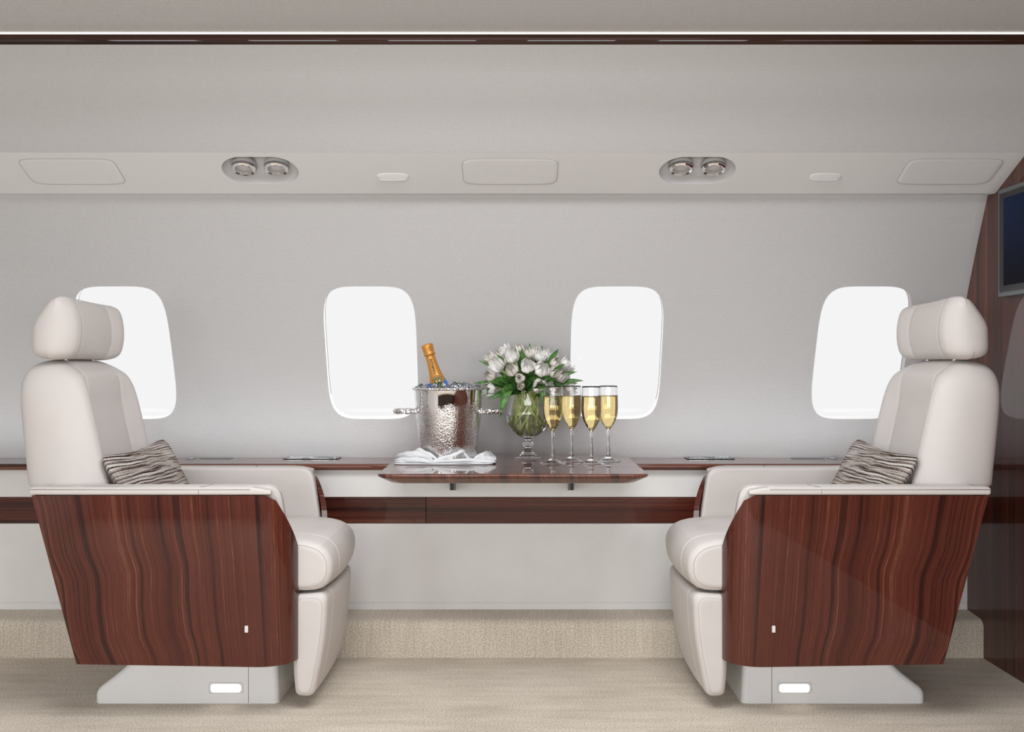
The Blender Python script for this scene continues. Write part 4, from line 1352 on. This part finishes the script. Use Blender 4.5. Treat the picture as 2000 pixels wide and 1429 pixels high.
LEAF_TIPS = [(120, 375, .5, .6), (40, 770, .6, .9), (195, 362, .3, .5), (270, 1000, .7, .7), (505, 1385, .95, 1.5), (1225, 1190, .95, 1.2), (1910, 725, .55, 1.0),
             (1795, 572, .3, .9), (1600, 440, .7, .9), (1490, 185, .6, 1.25), (1215, 120, .3, .7), (1120, 135, .2, .5), (998, 75, .2, .7), (860, 175, .75, 1.1),
             (740, 112, .3, .7), (430, 265, .45, .8), (300, 740, .8, 1.1), (430, 690, .85, 1.2), (520, 640, .9, .8), (1090, 700, .95, 1.1), (890, 560, .9, .9), (1050, 560, .9, 1.2),
             (1460, 600, .9, .9), (1640, 690, .6, .9), (560, 880, .9, 1.0), (1150, 640, .8, 1.0), (1330, 880, .8, 1.0)]
NECK = Vector((VX, VY, TZ + 0.238))
DC = px(975, 900, 3.565)
rnd = random.Random(5)
for i, (cx, cy, fr, sz, op, tone, lab) in enumerate(T):
    Y = 3.595 - 0.145 * fr
    P = px(cx, cy, Y)
    H = 0.050 * sz; R = 0.0245 * sz
    dirn = (P - Vector((DC.x, 3.60, DC.z - 0.01)))
    dirn = dirn.normalized()
    if cy > 780: dirn = (dirn + Vector((0, -0.2, -0.15))).normalized()
    hb = P - dirn * H * 0.5
    root = thing('tulip', lab, 'tulip', (VX, VY, TZ + 0.09), 'tulips in the glass vase')
    # slanted stems: foot on one side of the vase, leaving over the other
    ang = math.atan2(P.y - VY, P.x - VX)
    q = (P - NECK); lat = Vector((q.x, q.y, 0))
    nk = NECK + Vector((max(-.043, min(.043, q.x * 0.35)), max(-.040, min(.040, q.y * 0.6)), 0))
    foot = Vector((VX - 0.004 + rnd.uniform(-.060, .060), VY + rnd.uniform(-.050, .030), 0))
    rf = math.hypot(foot.x - VX, foot.y - VY)
    if rf > 0.058: foot.x = VX + (foot.x - VX) * 0.058 / rf; foot.y = VY + (foot.y - VY) * 0.058 / rf; rf = 0.058
    foot.z = TZ + 0.087 + 0.030 * (rf / 0.058) ** 2
    midp = foot.lerp(nk, 0.45) + Vector((rnd.uniform(-.012, .018), -0.008, 0.0))
    path = bez([foot, foot.lerp(midp, .6), midp, nk], 10) + bez([nk, nk + (nk - midp).normalized() * 0.03, hb - dirn * 0.035, hb + dirn * 0.003], 10)[1:]
    V, F = tube(path, 0.0044, 8)
    obj('stem', V, F, STEM, root)
    bV, bF = blossom(rnd, R, H, op - 0.30 * sstep(0.5, 1.0, fr))
    rot = Vector((0, 0, 1)).rotation_difference(dirn).to_matrix()
    bV = [rot @ v + hb for v in bV]
    bl = obj('blossom', bV, bF, PETAL if tone == 0 else PETAL2, root)
    # a leaf on each stem
    lx, ly, lf, lw = LEAF_TIPS[i % len(LEAF_TIPS)]
    tip = px(lx, ly, 3.60 - 0.165 * lf)
    dirx = tip - NECK
    start = NECK + Vector((max(-.035, min(.035, dirx.x * .3)), max(-.035, min(.0, dirx.y * .3)), -0.004))
    if ly > 950 and (lx < 560 or lx > 1200):
        c1 = start + Vector((math.copysign(0.035, dirx.x), -0.045, 0.055)); c2 = tip + Vector((-math.copysign(0.004, dirx.x), -0.0, 0.075))
    else:
        c1 = start + Vector((dirx.x * 0.15, -0.02 * lf - 0.01, max(0.02, dirx.z * 0.55))); c2 = start.lerp(tip, 0.68) + Vector((0, -0.012, 0.014))
    V, F = leaf_mesh([start, c1, c2, tip], 0.0095 * lw + 0.003, Vector((0.1, -1, 0.35)))
    obj('leaf', V, F, LEAF, root)
    if i % 3 != 0:    # an inner leaf deeper in the bunch
        tip = px(cx + rnd.uniform(-130, 130), max(430, cy + rnd.uniform(60, 200)), 3.56 - 0.11 * fr)
        start = NECK + Vector((rnd.uniform(-.03, .03), rnd.uniform(-.03, .01), -0.01))
        V, F = leaf_mesh([start, start.lerp(tip, .4) + Vector((0, -.02, .02)), start.lerp(tip, .8) + Vector((0, -.005, .01)), tip], 0.013, Vector((rnd.uniform(-.5, .5), -1, 0.2)))
        obj('leaf', V, F, LEAF, root)

# ------------------------------------------------------------------ light, sky, camera
def area(name, loc, rot, sx, sy, power, col=(1, 1, 1)):
    l = bpy.data.lights.new(name, 'AREA'); l.shape = 'RECTANGLE'; l.size = sx; l.size_y = sy; l.energy = power; l.color = col
    o = bpy.data.objects.new(name, l); COL.objects.link(o); o.location = loc; o.rotation_euler = rot; return o
area('overhead_fill', (0.0, 2.0, 1.985), (0, 0, 0), 1.5, 1.1, 38, (0.955, 0.975, 1.0))  # unseen fill added over the seats; the ceiling has no lamp here
for wx in (-2.29, -1.40, -0.51, 0.38, 1.22):       # added unseen fill panels before the windowless aisle wall, spaced like windows
    area('aisle_fill', (wx, -0.93, 0.98), (math.radians(90), 0, 0), 0.56, 0.86, 15.5, (0.955, 0.975, 1.0))
area('lower_wall_fill', (-0.55, 3.655, 0.665), (math.radians(158), 0, 0), 4.2, 0.03, 2.7, (0.93, 0.965, 1.0))  # unseen strip added to brighten the lower wall; no fitting on the ledge

wd = bpy.data.worlds.new('daylight'); S.world = wd; wd.use_nodes = True
bg = wd.node_tree.nodes['Background']; bg.inputs['Color'].default_value = (1, 1, 1, 1); bg.inputs['Strength'].default_value = 1.6

cam = bpy.data.cameras.new('camera'); co = bpy.data.objects.new('camera', cam); COL.objects.link(co)
co.location = (0, 0, CAMZ); co.rotation_euler = (math.radians(90), 0, 0)
cam.sensor_fit = 'HORIZONTAL'; cam.sensor_width = 36; cam.lens = 36.0; cam.clip_start = 0.05
S.camera = co
S.view_settings.view_transform = 'Standard'; S.view_settings.look = 'None'
S.view_settings.exposure = 0.0; S.view_settings.gamma = 1.0; S.view_settings.use_curve_mapping = False
S.cycles.max_bounces = 11; S.cycles.diffuse_bounces = 4; S.cycles.glossy_bounces = 5; S.cycles.transmission_bounces = 11; S.cycles.transparent_max_bounces = 12
S.cycles.sample_clamp_indirect = 6.0
